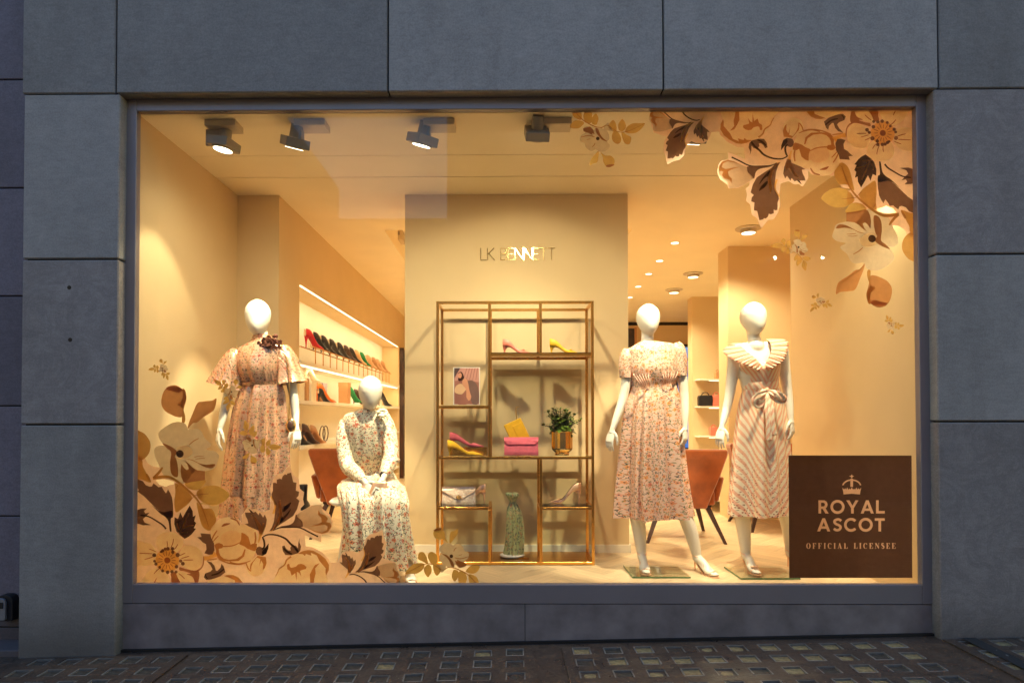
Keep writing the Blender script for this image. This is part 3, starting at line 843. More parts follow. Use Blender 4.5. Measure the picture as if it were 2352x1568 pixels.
BRANCH = [
 ('leaf','gold','s',"A640,1400 700,1350 790,1333 880,1350 962,1415 940,1470 860,1520 780,1530 700,1500 650,1450"),
 ('leaf','gold','s',"A520,1312 600,1292 727,1280 700,1340 640,1380 560,1365"),
 ('leaf','gold','s',"A425,1310 500,1350 590,1440 570,1500 500,1560 430,1600 415,1500 425,1400"),
 ('leaf','gold','s',"B640,700 700,760 790,768 832,850 830,900 800,960 750,985 690,930 655,800"),
 ('stem','ochre','t',"A205,1258 330,1245 400,1262 500,1330 610,1430 680,1520 B715,800 740,870 763,945",8.5,1.6),
 ('stem','ochre','l',"A215,1250 260,1210 303,1150",6.5),
 ('stem','ochre','l',"A140,1215 160,1255 182,1300",6),
 ('leaf','rust','l',"A620,1430 700,1420 765,1415",1.5),
 ('leaf','rust','l',"A568,1485 590,1470 615,1440",1.3),
 ('leaf','rust','l',"A435,1365 445,1345 455,1330",1.5),
]
DARKS = [
 ('dark_leaf','dark','p',"B30,462 100,490 130,530 170,545 192,540 205,510 240,535 255,550 290,545 305,575 332,612 352,572 375,610 392,650 402,720 405,800 380,850 350,862 310,820 230,760 160,690 110,640 45,592 60,580 40,545"),
 ('dark_leaf','darker','s',"B190,730 260,785 320,800 380,785 404,800 400,850 380,870 387,985 370,985 355,890 320,845 270,810"),
 ('dark_leaf','dark','p',"B20,790 75,765 140,762 112,790 125,812 168,803 140,835 100,870 120,905 182,928 100,932 20,905"),
 ('dark_leaf','darker','t',"B75,830 160,845 240,890 300,930 332,968",3.2,4.5),
 ('dark_leaf','darker','p',"B570,733 600,790 602,845 630,830 615,890 635,908 610,960 634,965 590,1020 560,1045 520,1067 470,1028 435,990 415,920 418,850 452,868 475,800 500,855 535,790"),
 ('dark_leaf','goldup','t',"B462,1015 490,970 520,900 560,808",4.5,3.5),
 ('dark_leaf','goldup','l',"B475,990 452,950 445,908",4),
 ('dark_leaf','goldup','l',"B500,968 550,942 608,932",3.2),
 ('dark_leaf','goldup','l',"B470,1008 510,1000 550,1002",3.2),
]
ANEM = [
 ('anemone','cream','s',"B235,1080 262,1030 330,1000 420,1005 490,1050 507,1110 480,1170 420,1215 340,1240 270,1200 240,1140"),
 ('anemone','cream','s',"B500,1150 560,1130 640,1150 690,1200 702,1270 680,1340 620,1387 540,1362 480,1320 460,1240"),
 ('anemone','cream','s',"B20,1110 110,1100 190,1130 235,1190 245,1260 225,1310 150,1337 60,1330 10,1300"),
 ('anemone','cream','s',"B130,1425 190,1375 270,1360 330,1400 365,1530 95,1540"),
 ('anemone','cream','s',"B440,1400 500,1395 560,1420 600,1460 640,1540 400,1540 410,1440"),
 ('anemone','goldup','c',"B345,1283",30),
 ('anemone','rust','s',"B470,1350 530,1368 610,1385 655,1385 668,1430 650,1515 625,1510 600,1450 540,1420 580,1415 520,1392 470,1382"),
 ('anemone','rust','t',"B712,1242 705,1320 680,1365 645,1388",2.6,4),
 ('anemone','rust','s',"B380,1415 425,1400 452,1460 478,1515 395,1515 385,1450"),
 ('anemone','rust','c',"B345,1282",7.6),
]
for a in range(0, 360, 24):
    r0, r1 = 48, 88 + 14 * ((a // 24) % 2)
    ca, sa = math.cos(math.radians(a)), math.sin(math.radians(a))
    ANEM.append(('anemone','rust','l',"B%d,%d %d,%d %d,%d" % (345+r0*ca, 1282+r0*sa, 345+(r0+r1)/2*ca, 1282+(r0+r1)/2*sa, 345+r1*ca, 1282+r1*sa), 1.7))
for x, y, r in ((215,1230,20),(300,1185,17),(285,1196,13),(325,1168,16),(352,1165,18),(398,1165,17),(402,1200,17),(450,1228,21),(480,1288,16),(502,1315,19),(438,1345,18),(218,1290,14),(232,1318,17),(270,1350,14),(300,1387,15),(350,1400,18),(393,1395,17),(435,1398,15)):
    ANEM.append(('anemone','dark','c',"B%d,%d" % (x, y), r * .25))
for s in ("B195,1215 130,1212 68,1210","B205,1245 165,1260 118,1272","B237,1198 205,1182 165,1168","B345,1150 347,1120 344,1088","B383,1155 402,1110 410,1065","B415,1172 435,1150 452,1120","B470,1235 500,1220 526,1209","B488,1262 530,1250 566,1240","B510,1278 555,1278 606,1277","B268,1362 240,1385 213,1417","B460,1412 490,1435 522,1467","B240,1460 225,1490 208,1520"):
    ANEM.append(('anemone','rust','l',s,2.2))
PEONY = [
 ('peony','cream','s',"B785,970 820,918 870,868 950,850 1030,865 1080,920 1130,925 1240,985 1252,1100 1240,1180 1180,1288 1080,1322 960,1312 880,1272 830,1230 820,1130 785,1050"),
 ('peony','cream2','s',"B900,1020 960,990 1040,992 1088,1030 1080,1090 1000,1130 920,1130 880,1080"),
 ('peony','rust2','p',"C195,920 235,935 275,970 300,1060 330,1045 375,1050 372,1090 362,1120 345,1135 270,1110 230,1080 170,1055 190,1000"),
 ('peony','rust2','l',"C350,915 358,990 345,1060",4),
 ('peony','rust2','l',"B820,1132 900,1142 1000,1135 1075,1103",3),
 ('peony','rust2','p',"B818,1130 840,1112 870,1108 900,1120 910,1140 895,1160 862,1165 865,1200 880,1235 910,1262 960,1276 1040,1268 1095,1232 1120,1170 1132,1172 1118,1240 1060,1288 960,1292 870,1282 832,1230 835,1180"),
 ('peony','rust2','l',"B860,1270 960,1308 1080,1320 1180,1288",3.6),
 ('peony','rust2','l',"B742,1280 800,1272 850,1265",4),
 ('peony','rust','l',"B980,860 1040,880 1072,930",4),
 ('peony','rust','s',"B890,945 920,912 980,912 940,932"),
 ('peony','rust2','l',"B846,983 812,1035 790,1085",3.6), ('peony','rust2','l',"B860,1035 830,1065 805,1095",2.6),
 ('peony','goldup','p',"B712,1238 760,1240 820,1192 852,1240 790,1262 722,1287"),
 ('dark_leaf','dark','p',"B648,1050 690,1047 680,1010 780,1018 788,1060 815,1110 820,1180 800,1222 765,1225 718,1210 740,1170 735,1120 700,1100 680,1078"),
 ('dark_leaf','dark','p',"B738,1285 790,1300 820,1335 835,1385 850,1385 880,1355 890,1315 912,1340 930,1400 880,1440 800,1470 740,1477 712,1450 728,1412 780,1392 800,1370 780,1330"),
 ('dark_leaf','darker','l',"B728,1415 735,1445 755,1465",2.6), ('dark_leaf','darker','l',"B790,1430 860,1410 918,1365",4),
 ('peony','cream','s',"B765,1485 860,1452 950,1432 1050,1452 1110,1500 1112,1545 755,1545"),
 ('peony','rust2','p',"B915,1437 960,1424 1010,1428 1060,1450 1115,1515 1030,1515 1022,1478 960,1452"),
 ('dark_leaf','dark','p',"C365,1110 375,1090 400,1078 430,1090 440,1110 470,1090 508,1043 505,1100 480,1165 430,1192 375,1175 358,1140"),
 ('dark_leaf','darker','p',"C440,1125 475,1090 508,1045 500,1110 480,1160 440,1180 430,1150"),
 ('dark_leaf','darker','l',"C435,970 455,1020 458,1080 430,1112",5),
 ('tulip','cream','s',"C330,1215 380,1185 440,1190 475,1230 480,1290 450,1370 370,1420 290,1400 255,1340 250,1270"),
 ('tulip','rust2','p',"C340,1235 380,1185 430,1195 475,1200 484,1270 465,1325 440,1350 445,1280 422,1240 400,1310 412,1222 370,1207 330,1260 310,1310 306,1365 292,1330 300,1280"),
 ('tulip','rust2','l',"C250,1270 268,1325 303,1364",3.4),
 ('peony','rust2','t',"C60,1262 150,1282 240,1265 302,1243",5,1.5),
 ('peony','cream','s',"C585,1430 640,1330 700,1240 760,1190 840,1158 920,1130 1020,1130 1120,1180 1190,1260 1202,1330 1172,1410 1150,1545 550,1545"),
 ('peony','rust2','p',"C718,1295 728,1278 745,1282 752,1315 770,1325 820,1312 845,1285 880,1278 915,1290 942,1315 935,1338 905,1345 868,1358 882,1425 858,1382 832,1370 828,1478 812,1385 772,1415 755,1362 722,1340"),
 ('peony','rust2','p',"C840,1162 860,1150 900,1132 960,1120 1020,1128 1100,1170 1160,1220 1202,1290 1198,1350 1168,1412 1160,1380 1162,1330 1112,1270 1090,1245 1060,1182 990,1150 1000,1185 935,1165 925,1190 900,1168"),
 ('peony','rust2','p',"C1040,1292 1092,1272 1042,1330 1047,1390 1032,1450 1022,1515 985,1515 980,1400 1010,1340"),
 ('peony','rust2','t',"C765,1195 715,1235 690,1290 630,1335 610,1380 585,1422",4.5,2),
 ('dark_leaf','dark','p',"C662,1078 690,1068 708,1105 735,1125 762,1125 755,1095 770,1075 820,1070 845,1100 848,1040 866,985 860,1030 880,1080 870,1130 840,1160 760,1180 700,1177 670,1130"),
 ('dark_leaf','darker','l',"C680,1098 720,1140 778,1168",4.5), ('dark_leaf','darker','l',"C800,1080 830,1120 850,1150",5),
]
CLUSTER = [
 ('stem','darker','t',"C440,972 500,945 600,950 700,990 760,1050 805,1085",3,6),
 ('stem','darker','t',"C558,897 620,868 700,862 830,860 900,878 980,920 1075,967",2.4,4),
 ('dark_leaf','dark','p',"C515,907 545,860 570,790 580,700 588,620 545,520 540,480 557,440 558,352 582,348 602,358 600,315 635,302 658,310 668,275 695,252 715,260 722,245 765,233 790,342 828,348 820,440 858,452 850,500 825,525 862,556 835,650 790,730 700,790 620,840 575,885"),
 ('dark_leaf','darker','s',"C640,760 700,720 762,648 740,700 690,765 640,810"),
 ('dark_leaf','darker','s',"C665,670 700,615 766,573 740,630 680,685"),
 ('dark_leaf','goldup','s',"C512,932 570,860 610,770 625,690 618,600 640,545 648,600 662,690 655,750 620,825 560,892"),
 ('dark_leaf','goldup','t',"C530,505 578,580 580,640 560,705",3,5),
 ('dark_leaf','dark','p',"C235,690 300,692 290,662 332,692 360,680 392,722 405,688 445,748 465,713 488,772 475,850 440,942 400,932 390,897 280,850 235,822 275,815 262,765 245,735"),
 ('dark_leaf','goldup','p',"C303,715 350,738 385,785 410,820 432,848 442,812 460,815 460,860 445,915 400,1035 383,1040 398,960 390,880 355,790"),
 ('dark_leaf','darker','l',"C282,653 305,675 328,697",3),
 ('dark_leaf','dark','s',"C560,897 640,852 750,830 800,790 822,715 865,755 898,800 902,850 840,862 740,864 640,872"),
 ('tulip','taupe','s',"C860,695 1000,617 1105,608 1130,682 1200,740 1228,800 1215,870 1185,920 1120,935 1040,910 960,875 905,850 890,790 835,735"),
 ('tulip','rust2','p',"C1080,663 1100,702 1160,722 1190,758 1172,800 1215,808 1230,850 1192,912 1120,937 1040,915 955,870 1050,905 1120,920 1175,892 1188,852 1150,830 1080,840 980,855 1080,822 1118,800 1110,750 1073,715"),
]
SPRIG = [
 ('leaf','gold','s',"D882,1397 920,1330 985,1280 1060,1272 1102,1290 1085,1345 1020,1390 940,1396"),
 ('leaf','gold','s',"D1030,1200 1045,1150 1095,1150 1130,1210 1142,1282 1080,1252 1035,1230"),
 ('leaf','gold','s',"D1143,1210 1152,1160 1190,1142 1240,1175 1252,1240 1228,1292 1180,1275"),
 ('leaf','gold','s',"D1098,1330 1140,1288 1178,1310 1186,1370 1165,1410 1140,1434 1105,1385"),
 ('leaf','gold','s',"D1202,1300 1250,1285 1300,1330 1290,1370 1250,1417 1215,1380"),
 ('leaf','taupe','s',"D1240,1290 1290,1292 1342,1290 1345,1340 1302,1382 1280,1340"),
 ('leaf','gold','s',"D1590,1345 1640,1300 1732,1303 1726,1350 1680,1390 1620,1390 1580,1370"),
 ('leaf','gold','s',"D1420,1400 1440,1350 1490,1365 1492,1430 1450,1482 1420,1440"),
 ('leaf','gold','s',"D1500,1370 1560,1378 1592,1440 1572,1510 1540,1565 1500,1510 1490,1440"),
 ('leaf','gold','s',"D1615,1400 1700,1430 1727,1500 1742,1585 1640,1540 1615,1480"),
 ('stem','ochre','l',"D885,1395 1000,1330 1110,1283 1200,1290 1290,1345 1330,1350",1.8),
 ('stem','ochre','l',"D1330,1350 1380,1322 1450,1330 1560,1378 1630,1430 1705,1510",2.8),
 ('bud','gold','s',"D1210,905 1250,870 1300,875 1335,930 1342,980 1372,1038 1320,1002 1250,1000 1208,955"),
 ('bud','rust','s',"D1210,892 1270,868 1303,876 1280,896 1220,906"),
 ('leaf','gold','s',"D1394,1047 1400,925 1450,900 1482,875 1486,930 1440,1000"),
 ('wild_rose','taupe','s',"D1268,1110 1320,1050 1390,1043 1430,1067 1480,1043 1540,1080 1560,1130 1612,1160 1600,1220 1560,1250 1587,1290 1560,1320 1500,1327 1460,1290 1440,1322 1360,1312 1300,1270 1280,1200 1300,1160"),
 ('wild_rose','rust','s',"D1303,1165 1360,1180 1400,1218 1432,1260 1442,1310 1412,1302 1385,1240 1350,1200"),
 ('wild_rose','rust','p',"D1450,1240 1480,1252 1475,1228 1520,1250 1580,1268 1587,1300 1510,1327 1470,1290"),
 ('wild_rose','rust','l',"D1450,1210 1520,1222 1606,1198",2.2),
 ('wild_rose','rust','l',"D1440,1140 1450,1115 1472,1093",1.8), ('wild_rose','rust','l',"D1495,1182 1515,1180 1536,1172",1.3),
 ('wild_rose','darker','c',"D1412,1193",4.6),
]
BASE_LL = ("B10,1545 10,440 A10,1000 115,1060 150,1110 210,1145 275,1150 300,1200 330,1245 430,1300 520,1310 640,1380 720,1360 700,1500 B640,720 760,730 830,850 890,860 950,848 1060,870 1092,905 1092,830 1150,745 1190,770 1230,765 1290,800 1330,790 1370,775 1385,660 1375,560 1400,480 1440,420 1490,405 "
 "C600,250 665,240 700,190 745,145 790,262 850,300 865,420 912,458 900,540 915,600 875,640 868,682 1000,610 1110,605 1125,650 1210,715 1240,800 1225,880 1190,930 1110,945 1110,1030 1000,985 918,950 930,1080 1010,1090 1120,1150 1200,1230 1212,1270 "
 "D108,1262 150,1168 200,1135 290,1135 340,1160 375,1130 400,1110 430,985 480,940 540,930 620,888 640,985 665,1045 650,1165 625,1215 770,1260 802,1350 808,1440 775,1490 765,1545")
HOLE_LL = "A225,1278 262,1325 300,1335 325,1348 360,1330 405,1325 415,1300 360,1278 300,1270"

def stroke_poly(pts, w0, w1=None, taper=True):
    pts = crom([(p[0], p[1], 0) for p in pts], 6, False); n = len(pts); Lft = []; Rgt = []
    for i, p in enumerate(pts):
        d = pts[min(i+1, n-1)] - pts[max(i-1, 0)]
        if d.length < 1e-6: continue
        d.normalize(); nn = Vector((-d.y, d.x, 0)); t = i / (n - 1)
        w = (w0 + (w1 - w0) * t) if w1 is not None else w0 * (0.25 + 0.75 * math.sin(PI * min(1, max(0, .12 + .8 * t))) ** .6)
        Lft.append(p + nn * w / 2); Rgt.append(p - nn * w / 2)
    q = Lft + Rgt[::-1]
    return [(a.x, a.y) for a in q]
def shape_loop(e):
    kind = e[2]; pts = parse(e[3])
    if kind == 's': return [(p.x, p.y) for p in crom([(a[0], a[1], 0) for a in pts], 5)]
    if kind == 'p': return pts
    if kind == 'l': return stroke_poly(pts, e[4])
    if kind == 't': return stroke_poly(pts, e[4], e[5])
    if kind == 'c':
        c, r = pts[0], e[4]; return [(c[0] + r*math.cos(2*PI*k/20), c[1] + r*math.sin(2*PI*k/20)) for k in range(20)]
def px2w(x, y): p = P(x * .91875, y * .91875, 0.0); return (p.x, p.z)
clip = (GX0 - .02, GX1 + .02, GZ0 - .02, GZ1 + .02)
def clip_loop(lp, box):
    for ax, lim, sgn in ((0, box[0], 1), (0, box[1], -1), (1, box[2], 1), (1, box[3], -1)):
        out = []
        for i in range(len(lp)):
            a, b = lp[i-1], lp[i]; ia = (a[ax] - lim) * sgn >= 0; ib = (b[ax] - lim) * sgn >= 0
            if ia != ib:
                t = (lim - a[ax]) / (b[ax] - a[ax]); out.append((a[0] + (b[0]-a[0])*t, a[1] + (b[1]-a[1])*t))
            if ib: out.append(b)
        lp = out
        if len(lp) < 3: return None
    return lp
DECAL_N = [0]
def decal(name, label, shapes, xf=lambda p: p, group=None, base=None, cat='window sticker'):
    """shapes drawn in photo px, laid out flat on the inner face of the pane; xf works in metres on the pane"""
    groups = {}; allp = []
    z = 0
    def put(part, colr, loops):
        nonlocal z
        lw = []
        for lp in loops:
            q = clip_loop([xf(px2w(*p)) for p in lp], clip)
            if q: lw.append(q)
        if not lw: return
        for q in lw[0]: allp.append(q)
        groups.setdefault(part, []).append((colr, lw, z)); z += 1
    if base: put('backing_shape', 'base', base)
    for e in shapes: put(e[0], e[1], [e[4]] if e[2] == 'raw' else [shape_loop(e)])
    cx = sum(p[0] for p in allp) / len(allp); lo = min(p[1] for p in allp)
    t = thing(name, label, cat, (cx, .004, lo), 0, group)
    for part, items in groups.items():
        mb = MB(); mats = []
        for colr, lw, k in items:
            if colr not in mats: mats.append(colr)
            mb.mi = mats.index(colr); y = .0095 - k * 4e-5
            add_fill(mb, lw, lambda a, b, y=y: (a, y, b))
        o = mb.build(part, [VIN[c] for c in mats], t)
    return t
def turned(shapes, piv_from, piv_to, k, ang):
    """copy of a group of shapes scaled and turned in photo px"""
    out = []; ca, sa = math.cos(ang) * k, math.sin(ang) * k
    for e in shapes:
        lp = shape_loop(e); q = []
        for x, y in lp:
            dx, dy = x - piv_from[0], y - piv_from[1]; q.append((piv_to[0] + dx*ca - dy*sa, piv_to[1] + dx*sa + dy*ca))
        out.append((e[0], e[1], 'raw', None, q))
    return out
# bottom part of the cluster repeats, smaller and leaning further right
CL2 = turned(CLUSTER, (656, 1340.5), (873.5, 1435.5), .727, math.radians(16))
base_loops = [parse(BASE_LL), parse(HOLE_LL)]
BIG = WILD[:5] + BRANCH[:4] + DARKS + ANEM + PEONY + CLUSTER + CL2 + WILD[5:] + BRANCH[4:]
decal('floral_window_sticker', 'big pink and brown flower sticker filling the lower left corner of the glass', BIG, base=base_loops, group='large floral corner stickers')
eyeL = px2w(450, 1133); eyeR = px2w(2180, 597)
def rot180(p): return (eyeR[0] + eyeL[0] - p[0], eyeR[1] + eyeL[1] - p[1])
decal('floral_window_sticker', 'big pink and brown flower sticker filling the upper right corner of the glass', BIG, xf=rot180, base=base_loops, group='large floral corner stickers')
SE = parse('D1412,1193')[0]; SEW = px2w(*SE); SB = parse('D1250,900')[0]; SBW = px2w(*SB)
def sprig(eye, bud, label):
    e = px2w(*eye); b = px2w(*bud)
    r = complex(b[0]-e[0], b[1]-e[1]) / complex(SBW[0]-SEW[0], SBW[1]-SEW[1])
    def xf(p):
        q = complex(p[0]-SEW[0], p[1]-SEW[1]) * r; return (e[0] + q.real, e[1] + q.imag)
    decal('flower_sprig_sticker', label, SPRIG, xf=xf, group='small flower sprig stickers')
sprig(SE, SB, 'flower sprig sticker at the bottom edge of the glass before the gold shelf unit')
sprig((1495, 345), (1527, 410), 'flower sprig sticker hanging at the top edge of the glass, left of the big one')
sprig((405, 920), (400, 899), 'tiny flower sprig sticker above the rosebud near the left edge')
sprig((629, 1113), (633, 1156), 'gold flower sprig sticker in front of the copper dress skirt')
sprig((577, 979), (590, 950), 'small flower sprig sticker over the hanging sleeve of the copper dress')
sprig((1998, 617), (1994, 577), 'flower sprig sticker above the head of the rightmost mannequin')
sprig((2052, 752), (2034, 740), 'tiny flower sprig sticker between the rightmost mannequin head and big rosebud')
sprig((2230, 814), (2234, 833), 'tiny flower sprig sticker just below the big rosebud at right')

# ================================================================== THE SIGN (brown vinyl with cut-out wording)
SX0, SY0, SK = 1960, 1120, 360 / 1660
def sgn(x, y): return px2w(SX0 + x * SK, SY0 + y * SK)
def arc(cx, cy, rx, ry, a0, a1, n=14): return [(cx + rx*math.cos(math.radians(a0 + (a1-a0)*i/n)), cy - ry*math.sin(math.radians(a0 + (a1-a0)*i/n))) for i in range(n + 1)]
def gl_(ch, w=1.0):
    """bold geometric capitals on a unit-high box (y down, 0 top .. 1 base), list of loops"""
    s = .20
    if ch == 'O': return [arc(.5,.5,.54,.53,0,360,28)[:-1], arc(.5,.5,.34,.33,0,360,28)[:-1]], 1.0
    if ch == 'C': return [arc(.5,.5,.54,.53,42,318,24) + arc(.5,.5,.34,.33,318,42,24)], .92
    if ch == 'L': return [[(0,0),(s,0),(s,.81),(.66,.81),(.66,1),(0,1)]], .66
    if ch == 'T': return [[(0,0),(.76,0),(.76,.19),(.48,.19),(.48,1),(.28,1),(.28,.19),(0,.19)]], .76
    if ch == 'Y': return [[(0,0),(.24,0),(.47,.40),(.70,0),(.93,0),(.565,.60),(.565,1),(.365,1),(.365,.60)]], .93
    if ch == 'A': return [[(.40,0),(.60,0),(1.0,1),(.78,1),(.70,.80),(.30,.80),(.22,1),(0,1)], [(.5,.28),(.37,.62),(.63,.62)]], 1.0
    if ch == 'R': return [[(0,0),(.38,0)] + arc(.38,.325,.31,.325,90,-60,10) + [(.78,1),(.53,1),(.32,.65),(.2,.65),(.2,1),(0,1)], [(.2,.18),(.36,.18)] + arc(.36,.325,.13,.145,90,-90,8) + [(.2,.47)]], .78
    if ch == 'S':
        c = crom([(.64,.20,0),(.50,.10,0),(.33,.095,0),(.16,.17,0),(.13,.31,0),(.25,.44,0),(.42,.51,0),(.56,.60,0),(.58,.76,0),(.45,.89,0),(.25,.90,0),(.08,.79,0)], 4, False)
        n = len(c); a = []; b = []
        for i, p in enumerate(c):
            d = (c[min(i+1,n-1)] - c[max(i-1,0)]).normalized(); q = Vector((-d.y, d.x, 0)) * .095; a.append(((p+q).x, (p+q).y)); b.append(((p-q).x, (p-q).y))
        return [a + b[::-1]], .70
def serif(ch):
    h = .05; st = .24; th = .05
    def I_(x): return [(x-.08,0),(x+st+.08,0),(x+st+.08,h),(x+st,h),(x+st,1-h),(x+st+.08,1-h),(x+st+.08,1),(x-.08,1),(x-.08,1-h),(x,1-h),(x,h),(x-.08,h)]
    if ch == 'I': return [I_(.08)], .40
    if ch == 'O': return [arc(.45,.5,.45,.51,0,360,24)[:-1], arc(.45,.5,.20,.46,0,360,24)[:-1]], .9
    if ch == 'C': return [arc(.45,.5,.45,.51,50,310,20) + [(.74,.80)] + arc(.47,.5,.22,.46,300,60,16) + [(.70,.30),(.78,.30),(.78,.12)]], .84
    if ch in 'EF':
        lp = [(0,0),(.72,0),(.72,.28),(.68,.28),(.58,h),(.32,h),(.32,.47),(.45,.47),(.50,.36),(.53,.36),(.53,.64),(.50,.64),(.45,.53),(.32,.53)]
        lp += [(.32,1-h),(.60,1-h),(.72,.70),(.76,.70),(.76,1),(0,1)] if ch == 'E' else [(.32,1-h),(.42,1-h),(.42,1),(0,1)]
        lp += [(0,1-h),(.08,1-h),(.08,h),(0,h)]
        return [lp], .76
    if ch == 'L': return [[(0,0),(.42,0),(.42,h),(.32,h),(.32,1-h),(.58,1-h),(.70,.68),(.74,.68),(.74,1),(0,1),(0,1-h),(.08,1-h),(.08,h),(0,h)]], .74
    if ch == 'A': return [[(.38,0),(.50,0),(.84,1-h),(.92,1-h),(.92,1),(.46,1),(.46,1-h),(.57,1-h),(.49,.72),(.24,.72),(.16,1-h),(.26,1-h),(.26,1),(0,1),(0,1-h),(.10,1-h)], [(.36,.30),(.26,.66),(.47,.66)]], .92
    if ch == 'N': return [[(0,0),(.30,0),(.76,.66),(.76,h),(.66,h),(.66,0),(.92,0),(.92,h),(.82,h),(.82,1),(.74,1),(.18,.22),(.18,1-h),(.28,1-h),(.28,1),(0,1),(0,1-h),(.12,1-h),(.12,h),(0,h)]], .92
    if ch == 'S':
        c = crom([(.56,.22,0),(.45,.07,0),(.28,.04,0),(.13,.13,0),(.13,.30,0),(.32,.46,0),(.50,.60,0),(.54,.78,0),(.42,.93,0),(.22,.96,0),(.06,.78,0)], 4, False)
        n = len(c); a = []; b = []
        for i, p in enumerate(c):
            d = (c[min(i+1,n-1)] - c[max(i-1,0)]).normalized(); w = .035 + .10 * math.sin(PI * i / (n-1)) ** 2; q = Vector((-d.y, d.x, 0)) * w; a.append(((p+q).x, (p+q).y)); b.append(((p-q).x, (p-q).y))
        return [a + b[::-1]], .62
def word(txt, fn, x0, x1, y0, y1, sx, gap):
    g = [fn(c) if c != ' ' else ([], .5) for c in txt]; h = y1 - y0
    tot = sum(w for _, w in g); k = sx
    gp = ((x1 - x0) - tot * h * k) / (len(txt) - 1); x = x0; out = []
    for lps, w in g:
        out.append([[(x + a * h * k, y0 + b * h) for a, b in lp] for lp in lps]); x += w * h * k + gp
    return out
letters = word('ROYAL', gl_, 403, 1168, 600, 752, 1.0, 0) + word('ASCOT', gl_, 388, 1168, 807, 958, 1.0, 0)
small = word('OFFICIAL LICENSEE', serif, 262, 1293, 1093, 1158, .86, 0)
crown = [
 [(692,532),(690,505),(678,455),(700,475),(712,460),(722,478),(735,452),(748,478),(762,465),(770,478),(787,452),(804,478),(812,465),(826,478),(842,452),(852,478),(864,460),(876,475),(897,455),(885,505),(882,532),(787,524)],
 arc(787,440,112,82,170,98,14) + arc(787,440,95,66,100,168,14), arc(787,440,112,82,82,10,14) + arc(787,440,95,66,12,80,14),
 [(772,352),(802,352),(802,446),(772,446)], [(787,300),(795,315),(815,322),(797,330),(790,346),(784,346),(777,330),(757,322),(779,315)]]
rect = [(57, 82), (1478, 84), (1487, 1494), (66, 1496)]
st = thing('royal_sign', 'square brown sign with crown and ROYAL ASCOT OFFICIAL LICENSEE wording', 'sign', (sgn(770, 0)[0], .004, sgn(0, 1494)[1]))
loops = [rect] + [lp for g in letters + small for lp in g] + crown
mb = MB(); add_fill(mb, [[sgn(*p) for p in lp] for lp in loops], lambda a, b: (a, .006, b)); mb.build('board', VIN['sign'], st)
for nm, gs in (('letter', letters), ('small_letter', small)):
    for g in gs:
        if not g: continue
        mb = MB(); add_fill(mb, [[sgn(*p) for p in lp] for lp in g], lambda a, b: (a, .0062, b)); mb.build(nm, VIN['signtext'], st)
mb = MB()
for lp in crown: add_fill(mb, [[sgn(*p) for p in lp]], lambda a, b: (a, .0062, b))
mb.build('crown_emblem', VIN['signtext'], st)
# ================================================================== COLUMN LETTERS (brass, raised)
def thin(ch):
    if ch == 'L': return [((0,0),(0,1)),((0,1),(.5,1))], .5
    if ch == 'K': return [((0,0),(0,1)),((.0,.55),(.55,0)),((.12,.45),(.6,1))], .6
    if ch == 'E': return [((0,0),(0,1)),((0,.02),(.48,.02)),((0,.5),(.42,.5)),((0,.98),(.48,.98))], .5
    if ch == 'N': return [((0,0),(0,1)),((0,0),(.66,1)),((.66,0),(.66,1))], .68
    if ch == 'T': return [((0,.02),(.6,.02)),((.3,0),(.3,1))], .6
    if ch == 'B':
        a = [(0,.02)] + [(.26+.22*math.cos(math.radians(t)), .25-.23*math.sin(math.radians(t))) for t in range(90,-91,-30)] + [(0,.48)]
        b = [(0,.48)] + [(.28+.26*math.cos(math.radians(t)), .735-.245*math.sin(math.radians(t))) for t in range(90,-91,-30)] + [(0,.98)]
        return [((0,0),(0,1))] + list(zip(a, a[1:])) + list(zip(b, b[1:])), .55
    return [], .38
def brass_word(name, label, origin, xdir, h, width, w, depth, mat, ndir):
    """raised thin letters; origin = top left"""
    t = thing(name, label, 'lettering', origin)
    txt = 'LK BENNETT'; g = [thin(c) for c in txt]; tot = sum(x for _, x in g)
    gap = (width - tot * h) / (len(txt) - 1); x = 0
    xd = Vector(xdir); nd = Vector(ndir); o = Vector(origin)
    for (st_, wd), c in zip(g, txt):
        if c != ' ':
            m = MB()
            for k, (a, b) in enumerate(st_):
                pa = o + xd * (x + a[0]*h) + Vector((0, 0, -a[1]*h)) + nd * (depth/2 + k*.0002); pb = o + xd * (x + b[0]*h) + Vector((0, 0, -b[1]*h)) + nd * (depth/2 + k*.0002)
                m.bar(pa, pb, w, depth, up=nd)
            m.build('letter', mat, t)
        x += wd * h + gap
    return t
la = P(1104, 570, 1.418); lb = P(1275, 597, 1.418)
brass_word('brass_lettering', 'thin raised brass LK BENNETT letters high on the column above the shelf unit', (la.x, 1.4195, la.z), (1, 0, 0), la.z - lb.z, lb.x - la.x, .0065, .005, MAT['gold'], (0, -1, 0))

